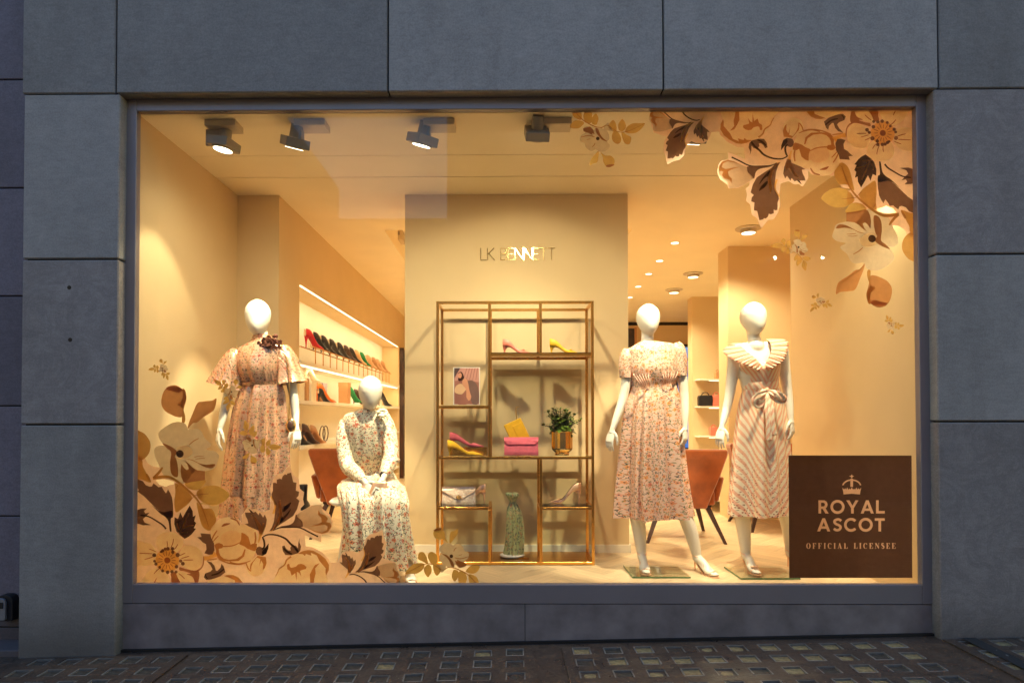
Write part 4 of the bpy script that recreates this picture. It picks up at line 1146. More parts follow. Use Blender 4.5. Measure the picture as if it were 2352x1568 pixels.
# ================================================================== BRASS ETAGERE
EY0, EY1 = .97, 1.33
ex = [P(u, 950, EY0).x for u in (1005, 1124.5, 1242, 1361.5)]
ez = {v: P(1180, v, EY0).z for v in (693, 811, 931, 1048, 1164)}
et = thing('brass_shelf_unit', 'tall open brass shelf unit with glass shelves standing against the column', 'shelf unit', ((ex[0] + ex[3]) / 2, EY0, 0))
T = .0215
def leg(x, z0, z1):
    for y in (EY0 + T/2, EY1 - T/2): boxobj('upright', MAT['brass'], (x - T/2, x + T/2, y - T/2, y + T/2, z0, z1), et, bevel=.0015)
def shelf(x0, x1, z, glass=True):
    for y in (EY0 + T/2, EY1 - T/2): boxobj('rail', MAT['brass'], (x0 + T/2, x1 - T/2, y - T/2 + .0005, y + T/2 - .0005, z - T + .0005, z - .0005), et, bevel=.0015)
    for x in (x0, x1): boxobj('side_rail', MAT['brass'], (x - T/2 + .001, x + T/2 - .001, EY0 + T, EY1 - T, z - T + .001, z - .001), et)
    if glass: boxobj('glass_shelf', MAT['shelfglass'], (x0 + T/2, x1 - T/2, EY0 + .004, EY1 - .004, z, z + .006), et)
ZT = ez[693] + .006
leg(ex[0], 0, ZT); leg(ex[3], 0, ZT)
leg(ex[1], ez[1048], ZT - T); leg(ex[1], 0, ez[1164] - T)
leg(ex[2], ez[811], ZT - T); leg(ex[2], 0, ez[1048] - T)
shelf(ex[0], ex[3], ZT, False)
shelf(ex[1], ex[3], ez[811]); shelf(ex[0], ex[1], ez[931]); shelf(ex[0], ex[3], ez[1048])
shelf(ex[0], ex[1], ez[1164]); shelf(ex[2], ex[3], ez[1164])
boxobj('base_shelf', MAT['brass'], (ex[0] - T/2 + .001, ex[3] + T/2 - .001, EY0 + .001, EY1 - .001, .003, .026), et, bevel=.002)

# ================================================================== SHOES AND BAGS
def shoe(name, label, outer, cat='shoe', h=.085, Ls=.235, lining=None, low=.5, heelm=None, bow=None, group=None, sling=False):
    """pointed court shoe, toe towards +x, standing on z=0"""
    t = thing(name, label, cat, (0, 0, 0), 0, group)
    n = 20; rows = []
    for i in range(n + 1):
        s = i / n; x = s * Ls
        e = min(1, max(0, (s - .16) / .50)); zb = h * (1 - (3*e*e - 2*e**3))
        w = np.interp(s, [0, .05, .2, .42, .66, .82, .95, 1], [.014, .024, .029, .026, .038, .030, .012, .002])
        top = zb + np.interp(s, [0, .08, .25, .45, .62, .7, .85, 1], [0.066, .064, .048, .034, .026, .034, .021, .007])
        g = w * np.interp(s, [0, .04, .15, .45, .60, .67, .69, 1], [.5, .82, .90, .88, .82, .35, 0, 0])
        th = .003
        ring = [(x, g, top), (x, (w + g)/2 if g > 0 else w*.55, top - (.001 if g > 0 else (top-zb)*.18)), (x, w, zb + (top - zb) * .42), (x, w * .92, zb + .002), (x, 0, zb), (x, -w*.92, zb + .002), (x, -w, zb + (top - zb) * .42), (x, -((w + g)/2 if g > 0 else w*.55), top - (.001 if g > 0 else (top-zb)*.18)), (x, -g, top)]
        rows.append([(a - .012 * max(0, 1 - s * 8) * (0 if c > zb + .03 else .0), b, c) for a, b, c in ring])
    m = MB(); m.grid(rows, False); u = m.build('upper', outer, t, smooth=True)
    m = MB(); inr = []
    for i_, r in enumerate(rows[:17]):
        c0 = Vector(r[4]); inr.append([Vector((p[0], p[1] * .86, c0.z + .0035 + max(0, (p[2] - c0.z) * .93 - .0025))) for p in r])
    m.grid(inr, False); m.build('lining', lining or MAT['lining'], t, smooth=True)
    m = MB(); m.grid([[(.002 + .03*(1-k), .020*a*(1 - .75*k), 0) for a in (1,)] for k in (0,)], False) if False else None
    hm = MB(); rws = []
    for z, cx, rx, ry in ((h + .002, .026, .026, .022), (h * .8, .016, .014, .014), (h * .5, .014, .0075, .008), (h * .15, .014, .005, .0055), (0, .014, .0055, .006)):
        rws.append([(cx + rx*math.cos(2*PI*j/10), ry*math.sin(2*PI*j/10), z) for j in range(10)])
    hm.grid(rws[::-1], True, True); hm.build('heel', heelm or outer, t, smooth=True)
    if bow:
        b = MB()
        for sg in (1, -1):
            b.grid([[(Ls*.72 + a, sg*(.002 + k), h*.0 + .030 + z) for a, z in ((-.012*q, .0), (0, .007*q), (.012*q, 0), (0, -.004*q))] for k, q in ((0, .4), (.012, 1.0), (.024, 1.1), (.030, .6))], True, True)
        b.build('bow', bow, t, smooth=True)
    return t
def place(t, p, rz=0, **k):
    t.location = p; t.rotation_euler = (0, 0, rz)
    for a, b in k.items(): t[a] = b
    return t
zg = lambda v: ez[v] + .0065
SG = 'shoes displayed on the brass shelf unit'
s1 = shoe('court_shoe', 'coral court shoe with knot on the top shelf, left bay', MAT['coral'], h=.058, bow=MAT['coral'], group=SG)
a = P(1158, 805, 1.1); place(s1, (a.x - .01, 1.12, zg(811)), math.radians(-6)); s1.scale = (.98,) * 3
s2_ = again(s1, (P(1266, 805, 1.1).x - .01, 1.12, zg(811)), math.radians(-6), 'yellow court shoe with knot on the top shelf, right bay'); recolour(s2_, MAT['coral'], MAT['yellow'])
# pink shoe on a brass riser, yellow in front
rx0, rx1 = P(1032, 1040, 1.1).x, P(1118, 1040, 1.1).x
rs = thing('brass_riser', 'low brass riser block under the pink shoe', 'riser', ((rx0 + rx1)/2, 1.12, zg(1048)), 0)
boxobj('riser_top', MAT['brass'], (rx0, rx1, 1.10, 1.24, zg(1048) + .048, zg(1048) + .055), rs)
boxobj('riser_front', MAT['brass'], (rx0, rx1, 1.10, 1.106, zg(1048) + .0005, zg(1048) + .0475), rs); boxobj('riser_back', MAT['brass'], (rx0, rx1, 1.234, 1.24, zg(1048) + .0005, zg(1048) + .0475), rs)
s3 = shoe('court_shoe', 'pink suede kitten heel shoe standing on the brass riser', MAT['pink'], h=.052, bow=None, group=SG, Ls=.272)
place(s3, (P(1034, 1030, 1.17).x - .003, 1.17, zg(1048) + .056), math.radians(2))
s4 = again(s3, (P(1028, 1030, 1.02).x, 1.035, zg(1048)), math.radians(-3), 'yellow suede kitten heel shoe in front of the brass riser'); recolour(s4, MAT['pink'], MAT['yellow2'])
s5 = shoe('court_shoe', 'rose metallic stiletto court shoe on the lower right glass shelf', MAT['silver'], h=.098, Ls=.25, lining=MAT['brown'], group=SG)
place(s5, (P(1334, 1160, 1.13).x, 1.13, zg(1164)), PI - math.radians(6))
s6 = shoe('slingback_sandal', 'bronze slingback sandal lying beside the sequin clutch', MAT['silver'], h=.085, Ls=.22, group=SG)
place(s6, (P(1116, 1150, 1.13).x, 1.15, zg(1164)), PI - math.radians(10))

def clutch(name, label, mat, w, h, d, flap, loc, roty=0, rotz=0, sequin=False, group=None, tilt=0):
    """soft envelope bag standing on its base; front towards -y"""
    t = thing(name, label, 'bag', loc, rotz, group); t.rotation_euler = (tilt, roty, rotz)
    rows = []
    for z, k in ((0, .75), (.02, 1.0), (h * .5, .95), (h - .012, .6), (h, .3)):
        rows.append([(sx * w/2 * (1 - .03 * (z / h)), sy * d/2 * k, z) for sx, sy in ((-1,-1),(-.5,-1.15),(0,-1.2),(.5,-1.15),(1,-1),(1,1),(0,1.1),(-1,1))])
    m = MB(); m.grid(rows, True, True); m.build('body', mat, t, world=False, bevel=.0)
    fl_ = MB(); pts = [(-w/2*1.005, h * 1.01), (w/2*1.005, h * 1.01)] + flap
    f0 = [(x, -d * .62 - .002, z) for x, z in pts]; f1 = [(x, -d * .62 - .006, z) for x, z in pts]
    f0[0] = (f0[0][0], -d*.2, f0[0][2]); f0[1] = (f0[1][0], -d*.2, f0[1][2]); f1[0] = (f1[0][0], -d*.2-.003, f1[0][2]+.003); f1[1] = (f1[1][0], -d*.2-.003, f1[1][2]+.003)
    fl_.grid([f0, f1], True, True); fl_.build('flap', mat, t, world=False)
    return t
pc = P(1197, 1045, 1.12)
w = .268; h = .132
pcl = clutch('pink_clutch', 'pink suede envelope clutch lying against the yellow one', MAT['pink'], w, h, .035, [(w/2*.99, h*.82), (w*.38, h*.60), (-w*.38, h*.60), (-w/2*.99, h*.82)], (pc.x, 1.09, zg(1048)), tilt=math.radians(-6))
yp = P(1208, 1036, 1.17)
yc = thing('yellow_clutch', 'yellow leather envelope clutch standing on end, tilted behind the pink one', 'bag', (yp.x, 1.165, yp.z))
yc.rotation_euler = (0, math.radians(-25), 0)
def yrows(x0, x1, y0, y1, z0, z1): return [[(x0, y0, z), (x1, y0, z), (x1, y1, z), (x0, y1, z)] for z in (z0, z1)]
m = MB(); m.grid(yrows(-.074, .074, -.014, .014, 0, .262), True, True); m.build('body', MAT['yellow2'], yc, world=False, bevel=.005)
m = MB(); m.grid([[(-.012, -.0185, z), (.075, -.0185, z), (.075, -.0145, z), (-.012, -.0145, z)] for z in (.012, .225)], True, True); m.build('flap', MAT['yellow2'], yc, world=False, bevel=.0015)
m = MB(); m.ball((.05, -.020, .085), .006, .004, .006, 10, 7); m.build('stud', MAT['gold'], yc, world=False, smooth=True)
m = MB(); m.tube(crom([(.04, 0, .255), (.055, 0, .30), (.075, -.004, .345), (.105, -.004, .345)], 5, False), .004, 6); m.build('wrist_chain', MAT['gold'], yc, world=False, smooth=True)
boxobj('prop_block', MAT['brass'], (pc.x - .05, pc.x + .05, 1.11, 1.22, zg(1048) + .0005, zg(1048) + .052)); tag(bpy.data.objects['prop_block'], 'brass prop block hidden behind the pink clutch', 'riser')

def sequin():
    m, t, out = nt('sequins')
    tc = t.nodes.new('ShaderNodeTexCoord'); vo = t.nodes.new('ShaderNodeTexVoronoi'); vo.inputs['Scale'].default_value = 220; L(t, tc.outputs['Object'], vo.inputs['Vector'])
    cs = t.nodes.new('ShaderNodeSeparateColor'); L(t, vo.outputs['Color'], cs.inputs[0])
    c = ramp(t, cs.outputs[0], [(0, (0.72, 0.44, 0.28)), (1, (0.97, 0.86, 0.70))])
    b = bsdf(t, out, c, 0.35, 0.3)
    nm = t.nodes.new('ShaderNodeVectorMath'); nm.operation = 'ADD'; ge = t.nodes.new('ShaderNodeNewGeometry')
    sb = t.nodes.new('ShaderNodeVectorMath'); sb.operation = 'MULTIPLY_ADD'; sb.inputs[1].default_value = (.5,) * 3; sb.inputs[2].default_value = (-.25,) * 3
    L(t, vo.outputs['Color'], sb.inputs[0]); L(t, sb.outputs[0], nm.inputs[0]); L(t, ge.outputs['Normal'], nm.inputs[1])
    no = t.nodes.new('ShaderNodeVectorMath'); no.operation = 'NORMALIZE'; L(t, nm.outputs[0], no.inputs[0]); L(t, no.outputs[0], b.inputs['Normal'])
    return m
MAT['sequin'] = sequin()
w = .262; h = .132; qc = P(1054, 1160, 1.08)
sq = clutch('sequin_clutch', 'rose gold sequin clutch with jewelled clasp on the lower left glass shelf', MAT['sequin'], w, h, .035, [(w/2*.99, h*.80), (.03, h*.35), (-.03, h*.35), (-w/2*.99, h*.80)], (qc.x, 1.07, zg(1164)), tilt=math.radians(-8))
m = MB()
for k in range(8): m.ball((.016*math.cos(k*PI/4), -.034, h*.42 + .012*math.sin(k*PI/4)), .006, .005, .006, 8, 6)
m.ball((0, -.034, h*.42), .009, .007, .009, 8, 6); m.build('clasp', MAT['gold'], sq, world=False, smooth=True)

# picture card in a white border, a reclining figure on striped cloth
p0 = P(1041, 922, 1.12); p1 = P(1102, 835, 1.12)
pf = thing('picture_card', 'small printed photo card in white border showing a reclining woman', 'picture', ((p0.x + p1.x)/2, 1.13, ez[931] + .006))
pz0 = ez[931] + .0065; PWd = p1.x - p0.x; PH = p1.z - p0.z
boxobj('card', MAT['print_white'], (p0.x, p1.x, 1.13, 1.138, pz0, pz0 + PH), pf)
def q(x, y): return (p0.x + x * PWd, pz0 + (1 - y) * PH)
PRT = {k: simple('print ' + k, c, .35) for k, c in dict(mauve=(.40,.16,.12), dusk=(.10,.06,.06), rose=(.62,.30,.24), hair=(.05,.015,.01), skin_tone=(.75,.34,.20), paper=(.85,.52,.30), slate=(.22,.12,.10)).items()}
y = 1.1295
def pr(part, c, pts, sm=True):
    global y
    y -= .0002; mb = MB(); lp = [(a.x, a.y) for a in crom([(p[0], p[1], 0) for p in pts], 4)] if sm else pts
    add_fill(mb, [[q(*p) for p in lp]], lambda a, b, y=y: (a, y, b)); mb.build(part, PRT[c], pf)
pr('print_ground', 'mauve', [(.03,.02),(.97,.02),(.97,.98),(.03,.98)], False)
pr('print_backdrop', 'rose', [(.26,.02),(.97,.02),(.97,.40),(.55,.34),(.05,.36),(.05,.30)], False)
for k in range(5): pr('print_fold', 'mauve', [(.50+.1*k,.02),(.53+.1*k,.02),(.38+.12*k,.34),(.36+.12*k,.34)], False)
pr('print_shadow', 'dusk', [(.03,.02),(.26,.02),(.05,.26),(.03,.28)], False)
pr('print_throw', 'slate', [(.55,.38),(.75,.36),(.94,.55),(.95,.95),(.70,.95),(.62,.6)])
pr('print_cloth', 'paper', [(.1,.50),(.30,.44),(.48,.56),(.40,.66),(.28,.72),(.06,.66)])
pr('print_hair', 'hair', [(.18,.16),(.30,.12),(.38,.20),(.40,.30),(.30,.36),(.18,.34),(.2,.25)])
pr('print_face', 'skin_tone', [(.19,.17),(.28,.15),(.32,.22),(.27,.29),(.19,.26)])
pr('print_body', 'skin_tone', [(.36,.33),(.48,.30),(.56,.42),(.60,.60),(.68,.78),(.62,.86),(.54,.84),(.50,.66),(.44,.54),(.34,.46)])
pr('print_leg', 'skin_tone', [(.50,.55),(.56,.6),(.60,.80),(.66,.84),(.60,.88),(.50,.84)])
pr('print_frill', 'mauve', [(.16,.80),(.40,.74),(.58,.90),(.55,.98),(.16,.98)])

# ------------------------------------------------ pot plant
pp = P(1291, 1043, 1.12); ptx = pp.x
pot = thing('potted_plant', 'leafy green plant in a fluted polished brass pot on the middle shelf', 'potted plant', (ptx, 1.13, zg(1048)))
m = MB(); n = 24; rows = []
for r, z in ((.040, 0), (.042, .004), (.042, .012), (.050, .020), (.058, .030), (.060, .036), (.060, .130), (.0615, .133), (.056, .133), (.054, .118)):
    rows.append([(ptx + r * (1 + (.035 if j % 2 else -.01) * (1 if z > .015 else 0)) * math.cos(2*PI*j/n), 1.13 + r * (1 + (.035 if j % 2 else -.01) * (1 if z > .015 else 0)) * math.sin(2*PI*j/n), zg(1048) + z) for j in range(n)])
m.grid(rows, True, False); m.build('pot', MAT['gold'], pot)
m = MB(); m.lathe([(.001, .115), (.055, .118)], (ptx, 1.13, zg(1048)), 20); m.build('soil', MAT['brown'], pot)
leafm = simple('glossy leaf', (0.10, 0.16, 0.022), 0.32, 0, 0.5, var=.35, vs=30)
LF = MB(); ST = MB(); rg = random.Random(5)
for k in range(30):
    a = rg.uniform(0, 2*PI); rr = rg.uniform(.0, .03); hgt = rg.uniform(.07, .165); sp = rg.uniform(.01, .095)
    b0 = Vector((ptx + rr*math.cos(a), 1.13 + rr*math.sin(a)*.7, zg(1048) + .115)); b1 = b0 + Vector((sp*math.cos(a), sp*math.sin(a)*.6, hgt * (1 - .25 * sp / .085)))
    mid = (b0 + b1) / 2 + Vector((-sp*.15*math.cos(a), 0, .01)); pth = crom([b0, mid, b1], 5, False); ST.tube(pth, .0022, 5)
    nl = 17
    for i in range(nl):
        tt = .22 + .78 * i / (nl - 1); q_ = pth[min(len(pth)-1, int(tt * (len(pth)-1)))]
        an = i * 2.4 + rg.uniform(-.4, .4); ln = (.040 - .022 * tt) * rg.uniform(.85, 1.2) * 1.8; dr = -.35 + .9 * tt + rg.uniform(-.25, .25)
        d = Vector((math.cos(an)*math.cos(dr), math.sin(an)*math.cos(dr), math.sin(dr))); sd = d.cross(Vector((0, 0, 1))).normalized() * ln * .27; up = sd.cross(d).normalized() * ln * .06
        tip = q_ + d*ln - Vector((0, 0, ln*.22))
        LF.poly([q_, q_ + d*ln*.45 + sd + up, tip, q_ + d*ln*.5]); LF.poly([q_, q_ + d*ln*.5, tip, q_ + d*ln*.45 - sd + up])
    ST.ball(b1, .0045, .0045, .0045, 6, 5)
ST.build('stems', simple('plant stem', (0.05, 0.03, 0.012), .6), pot, kind='stuff'); LF.build('foliage', leafm, pot, kind='stuff'); pot.scale = (1.36,) * 3

# ------------------------------------------------ scarf knotted over a stand
sc0 = P(1179, 1285, 1.15); sx = sc0.x; zb = .028
sf = thing('printed_scarf', 'green printed silk scarf gathered over a short stand at the unit base', 'scarf', (sx, 1.15, zb))
rg = random.Random(3); rows = []; uvs = []; n = 72
prof = [(.0,.082),(.02,.078),(.06,.075),(.14,.072),(.22,.070),(.30,.062),(.36,.056),(.40,.040),(.425,.021),(.45,.030),(.475,.050),(.495,.052),(.50,.030),(.497,.004)]
for i, (z, r) in enumerate([(a, b) for a, b in prof]):
    ring = []; uvr = []
    for j in range(n + 1):
        a = 2*PI*j/n; f = 1.10 - (.42 if z < .45 else .25) * (1 - abs(math.sin(4.5*a + 2 + z*1.6))) ** 2 - .16*(1 - abs(math.sin(7.5*a + z*3))) ** 2 + .05*math.sin(3*a + z*5)
        if j < n: ring.append((sx + r*f*math.cos(a) + .012*math.sin(z*8), 1.15 + r*f*math.sin(a)*.75, zb + z + (.010*math.sin(3*a) if z < .05 else 0) + (.006*math.sin(2*a+1) if z > .46 else 0)))
        uvr.append((a * .085, z))
    rows.append(ring); uvs.append(uvr)
m = MB(); m.grid(rows, True, False, uvs); m.build('drape', MAT['scarf'], sf, smooth=True, subsurf=1)
m = MB(); rr = []
for z, r in ((-.002, .09), (.008, .098), (.016, .09)): rr.append([(sx - .01 + r*(1+.06*math.sin(3*2*PI*j/30))*math.cos(2*PI*j/30), 1.14 + r*.8*math.sin(2*PI*j/30), zb + .004 + z) for j in range(30)])
m.grid(rr, True, True); m.build('rolled_hem', simple('scarf border', (0.60, 0.55, 0.50), .6), sf, smooth=True)
m = MB(); m.box(sx - .02, sx + .12, 1.08, 1.2, zb, zb + .004); m.build('stand_plate', MAT['brass'], sf)

# ================================================================== NICHE WITH SHELVES AND SHOES (left)
XN = -1.906
shz = {1: 1.655, 2: 1.283, 3: .855, 4: .235}
nic = thing('wall_shelves', 'white shelves with glowing strip lights in the long niche of the left wall', 'shelves', (-2.05, 4.6, 0.1))
for k, z in shz.items():
    boxobj('shelf_board', MAT['white'], (-2.199, XN + .012, 1.9505, 7.3495, z - .034, z), nic, bevel=.002)
boxobj('light_strip', MAT['strip'], (XN - .035, XN - .012, 2.0, 7.3, shz[1] - .046, shz[1] - .0345), nic)
boxobj('light_strip', MAT['strip'], (XN - .016, XN - .006, 2.0, 7.3, NZ1 - .012, NZ1 - .0005), nic)
la = P(780, 745, 4.0); brass_word('brass_lettering', 'small brass LK BENNETT letters on the bright back of the shoe niche', (-2.198, 3.15, 1.985), (0, 1, 0), .085, .62, .006, .006, MAT['lining'], (1, 0, 0))
# display rail with gold legs carrying a row of court shoes
rail = thing('shoe_rail', 'low gold display rail with many thin legs on the top niche shelf', 'display rail', (-2.0, 2.2, shz[1]))
RZ = shz[1] + .185
boxobj('rail', MAT['brass'], (-2.075, -2.055, 2.45, 6.75, RZ - .008, RZ), rail); boxobj('rail', MAT['brass'], (-1.945, -1.93, 2.45, 6.75, RZ - .008, RZ), rail)
yy = 2.55
while yy < 6.7:
    boxobj('leg', MAT['brass'], (-1.942, -1.934, yy - .004, yy + .004, shz[1], RZ - .008), rail); yy += .27
NS = 'court shoes in a row on the gold niche rail'
rowc = [('red', 'bright red court shoe first in the niche row'), ('black', 'black court shoe directly behind the red one in the niche row'), ('black', 'black court shoe, third in the niche row'), ('black', 'black court shoe, fourth in the niche row'), ('black', 'black court shoe, fifth in the niche row'), ('brown', 'dark brown court shoe, sixth in the niche row'), ('black', 'black court shoe just before the pale ones in the niche row'), ('nude', 'nude court shoe between the black and green ones'), ('green', 'green suede court shoe in the niche row'), ('nude', 'nude court shoe right behind the green one'), ('tan', 'tan court shoe third from the far end of the row'), ('nude', 'nude court shoe second from the far end of the row'), ('tan', 'tan court shoe at the far end of the niche row')]
ys_ = [2.56, 2.80, 3.09, 3.41, 3.75, 4.06, 4.34, 4.63, 4.93, 5.34, 5.73, 6.05, 6.40]
base_s = None
for (c, lab), y0 in zip(rowc, ys_):
    if base_s is None:
        base_s = shoe('court_shoe', lab, MAT['red'], h=.095, group=NS); o = base_s
    else:
        o = again(base_s, (0, 0, 0), 0, lab); recolour(o, MAT['red'], MAT[c])
    o.location = (-2.05, y0, RZ); o.rotation_euler = (0, 0, math.radians(64)); o.scale = (1.18,) * 3
def niche_shoe(c, y0, z, lab, rz=70, sc=1.1, x=-2.03, grp='shoes on the lower niche shelves'):
    o = again(base_s, (x, y0, z), math.radians(rz), lab, grp, sc)
    if c != 'red': recolour(o, MAT['red'], MAT[c])
    return o
def stack(name, lab, cat, mat, x, y0, z, dx, dy, h, lean=0.0, group=None):
    t = thing(name, lab, cat, (x, y0, z), 0, group); m = MB()
    m.grid([[(sx*dx/2, sy*dy/2, zz) for sx, sy in ((-1,-1),(1,-1),(1,1),(-1,1))] for zz in (0, h)], True, True)
    m.build('box_body', mat, t, world=False, bevel=.003); m = MB()
    m.grid([[(sx*(dx/2+.002), sy*(dy/2+.002), zz) for sx, sy in ((-1,-1),(1,-1),(1,1),(-1,1))] for zz in (h*.80, h+.002)], True, True); m.build('lid', mat, t, world=False)
    t.rotation_euler = (lean, 0, 0); return t
z2 = shz[2]
stack('display_block', 'cream display block at the near end of the middle niche shelf', 'display block', MAT['cream'], -2.0, 2.14, z2, .12, .15, .17, group='display blocks in the niche')
stack('display_block', 'tan display block beside the cream one on the middle shelf', 'display block', MAT['tan'], -2.0, 2.32, z2, .12, .07, .22, group='display blocks in the niche')
stack('display_block', 'wide pale display block under the white sandal', 'display block', MAT['cream'], -2.0, 2.48, z2, .14, .17, .20, group='display blocks in the niche')
niche_shoe('cream', 2.05, z2 + .172, 'white strappy shoe on the cream block, middle shelf', 75)
niche_shoe('cream', 2.5, z2 + .203, 'cream and black toe slingback on the pale block', 70)
niche_shoe('black', 2.72, z2, 'black flat shoe lying at the shelf front', 70, .9, -1.96)
niche_shoe('orange', 2.86, z2, 'orange court shoe standing on the middle niche shelf', 60, 1.3)
niche_shoe('tan', 2.80, z2, 'tan shoe half hidden behind the orange one', 65, 1.25, -2.1)
stack('shoe_box', 'lilac grey box behind the orange shoe', 'box', MAT['grey'], -2.08, 3.22, z2, .10, .16, .22)
stack('shoe_box', 'narrow black box beside the lilac grey box', 'box', MAT['black'], -2.08, 3.06, z2, .10, .06, .20)
stack('display_block', 'tall tan display block right of the lilac box', 'display block', MAT['tan'], -2.0, 3.95, z2, .12, .13, .26, group='display blocks in the niche')
niche_shoe('green', 4.15, z2 + .02, 'dark green court shoe on the middle niche shelf', 60, 1.35)
niche_shoe('brown', 4.3, z2, 'dark brown court shoe near the seated mannequin head', 60, 1.25, -1.98)
niche_shoe('black', 6.15, z2, 'black strappy sandal at the far end of the middle shelf', 60, 1.5)
z3 = shz[3]
niche_shoe('black', 2.05, z3, 'black court shoe at the near end of the lower shelf', 70, 1.4)
niche_shoe('brown', 2.22, z3, 'brown court shoe second on the lower shelf', 70, 1.3, -1.98)
niche_shoe('tan', 2.42, z3, 'tan flat shoe in front of the striped bag', 70, 1.2, -1.96)
b1_ = clutch('striped_bag', 'brown and tan bag leaning on the lower niche shelf', MAT['tan'], .20, .17, .05, [(.09, .12), (-.09, .12)], (-2.06, 2.62, z3), rotz=math.radians(70), tilt=math.radians(-14))
b2_ = clutch('brown_bag', 'dark brown bag behind the tan bag on the lower shelf', MAT['brown'], .20, .16, .04, [(.09, .12), (-.09, .12)], (-2.12, 2.5, z3), rotz=math.radians(70), tilt=math.radians(-14))
m = MB()
for k in range(2): m.tube([(-1.99, 2.98 + k*.12 + .10*math.cos(a_*PI/6), z3 + .085 + .085*math.sin(a_*PI/6)) for a_ in range(13)], .006, 6)
o = m.build('coiled_belt', MAT['brown'], None, smooth=True, loc=(-1.99, 3.0, z3)); tag(o, 'coiled thin brown leather belt on the lower niche shelf', 'belt')
niche_shoe('black', 5.9, z3, 'black ankle shoe at the far end of the lower shelf', 60, 1.6)
# boots on the bottom shelf
bt = thing('ankle_boots', 'pair of black ankle boots on the lowest niche shelf', 'boots', (-1.99, 2.12, shz[4]))
for k in (0, 1):
    m = MB(); rw = []
    for z, cx, rx, ry in ((0, .03, .10, .036), (.03, .03, .10, .036), (.055, .015, .085, .034), (.09, -.03, .05, .036), (.14, -.045, .045, .04), (.24, -.045, .052, .045), (.245, -.045, .045, .04)):
        rw.append([(-1.99 + k*.05 + ry*math.sin(2*PI*j/14)*1.0, 2.10 + k*.12 + cx + rx*math.cos(2*PI*j/14), shz[4] + z) for j in range(14)])
    m.grid(rw, True, True); m.build('boot', MAT['black'], bt, smooth=True)

# leaning mirror beyond the niche
mt = thing('leaning_mirror', 'tall mirror in a dark gold frame just past the shoe niche', 'mirror', (-1.85, 8.0, 0))
boxobj('mirror_glass', MAT['dark'], (-1.87, -1.85, 7.48, 8.5, .03, 2.32), mt); boxobj('frame', MAT['wood_dark'], (-1.9, -1.83, 7.44, 7.48, 0, 2.35), mt); boxobj('frame', MAT['brass'], (-1.9, -1.83, 7.48, 8.5, 2.32, 2.35), mt)

# ================================================================== RIGHT BACK: shelves, screen, doorway
rs_ = thing('wall_shelves', 'three slim lit shelves on the pale pier at the right rear', 'shelves', (3.3, 5.9, .8))
for v in (870, 933, 1001):
    p = P(1612, v, 5.82); boxobj('shelf_board', MAT['white'], (p.x - .04, 3.85, 5.80, 6.0495, p.z - .022, p.z), rs_, bevel=.002)
    boxobj('light_strip', MAT['strip'], (p.x + .12, 3.8, 5.83, 5.85, p.z - .032, p.z - .0225), rs_)
RB = 'handbags on the slim rear shelves'
def handbag(lab, u, v, mat, w, h, group=RB):
    p = P(u, v, 5.88); t = thing('handbag', lab, 'handbag', (p.x, 5.9, p.z), 0, group)
    m = MB(); m.grid([[(p.x + sx*w/2*k, 5.9 + sy*.05*k, p.z + z) for sx, sy in ((-1,-1),(1,-1),(1,1),(-1,1))] for z, k in ((0, .94), (.02, 1), (h*.8, 1.0), (h, .9))], True, True); m.build('body', mat, t, bevel=.006)
    m = MB(); m.tube([(p.x + w*.25*math.cos(a_*PI/8), 5.9, p.z + h + h*.28*math.sin(a_*PI/8)) for a_ in range(9)], .007, 6); m.build('handle', mat, t, smooth=True)
handbag('black handbag on the middle rear shelf', 1621, 932, MAT['black'], .22, .165); handbag('pink handbag beside the black one on the rear shelf', 1646, 932, MAT['coral'], .16, .165)
handbag('tan pink handbag on the lowest rear shelf', 1640, 1000, MAT['coral'], .12, .13)
handbag('small black handbag on the topmost rear shelf', 1649, 868, MAT['tan'], .08, .10)
def screenmat():
    m, t, out = nt('blue display')
    tc = t.nodes.new('ShaderNodeTexCoord'); nz = noise(t, tc.outputs['Object'], 1.6, 2, .5, .8)
    c = ramp(t, nz.outputs[0], [(.35, (.03, .08, .32)), (.5, (.10, .25, .75)), (.6, (.30, .55, .95)), (.7, (.08, .16, .55))])
    e = t.nodes.new('ShaderNodeEmission'); e.inputs[1].default_value = .9; L(t, c, e.inputs[0]); L(t, e.outputs[0], out.inputs[0]); return m
MAT['screen'] = screenmat()
a = P(1551, 790, 8.6); b = P(1600, 1036, 8.6)
ts = thing('display_screen', 'tall blue glowing screen in a black frame on the back wall', 'screen', ((a.x + b.x)/2, 8.65, b.z))
boxobj('bezel', MAT['rubber'], (a.x, b.x, 8.62, 8.69, b.z, a.z), ts); boxobj('display_panel', MAT['screen'], (a.x + .05, b.x - .05, 8.612, 8.6195, b.z + .07, a.z - .06), ts)
boxobj('bezel_bar', MAT['rubber'], (a.x + .05, b.x - .05, 8.60, 8.611, a.z - .33, a.z - .28), ts)
a = P(1440, 752, 8.66)
dw = thing('rear_doorway', 'dim doorway with brown frame in the back wall beside the column', 'doorway', (a.x, 8.66, 0))
boxobj('opening', MAT['dark'], (a.x - .2, a.x + .15, 8.66, 8.69, 0, a.z - .02), dw); boxobj('door_frame', MAT['tan'], (a.x + .15, a.x + .19, 8.64, 8.69, 0, a.z), dw)  # solid dark panel stands in for the unlit space beyond

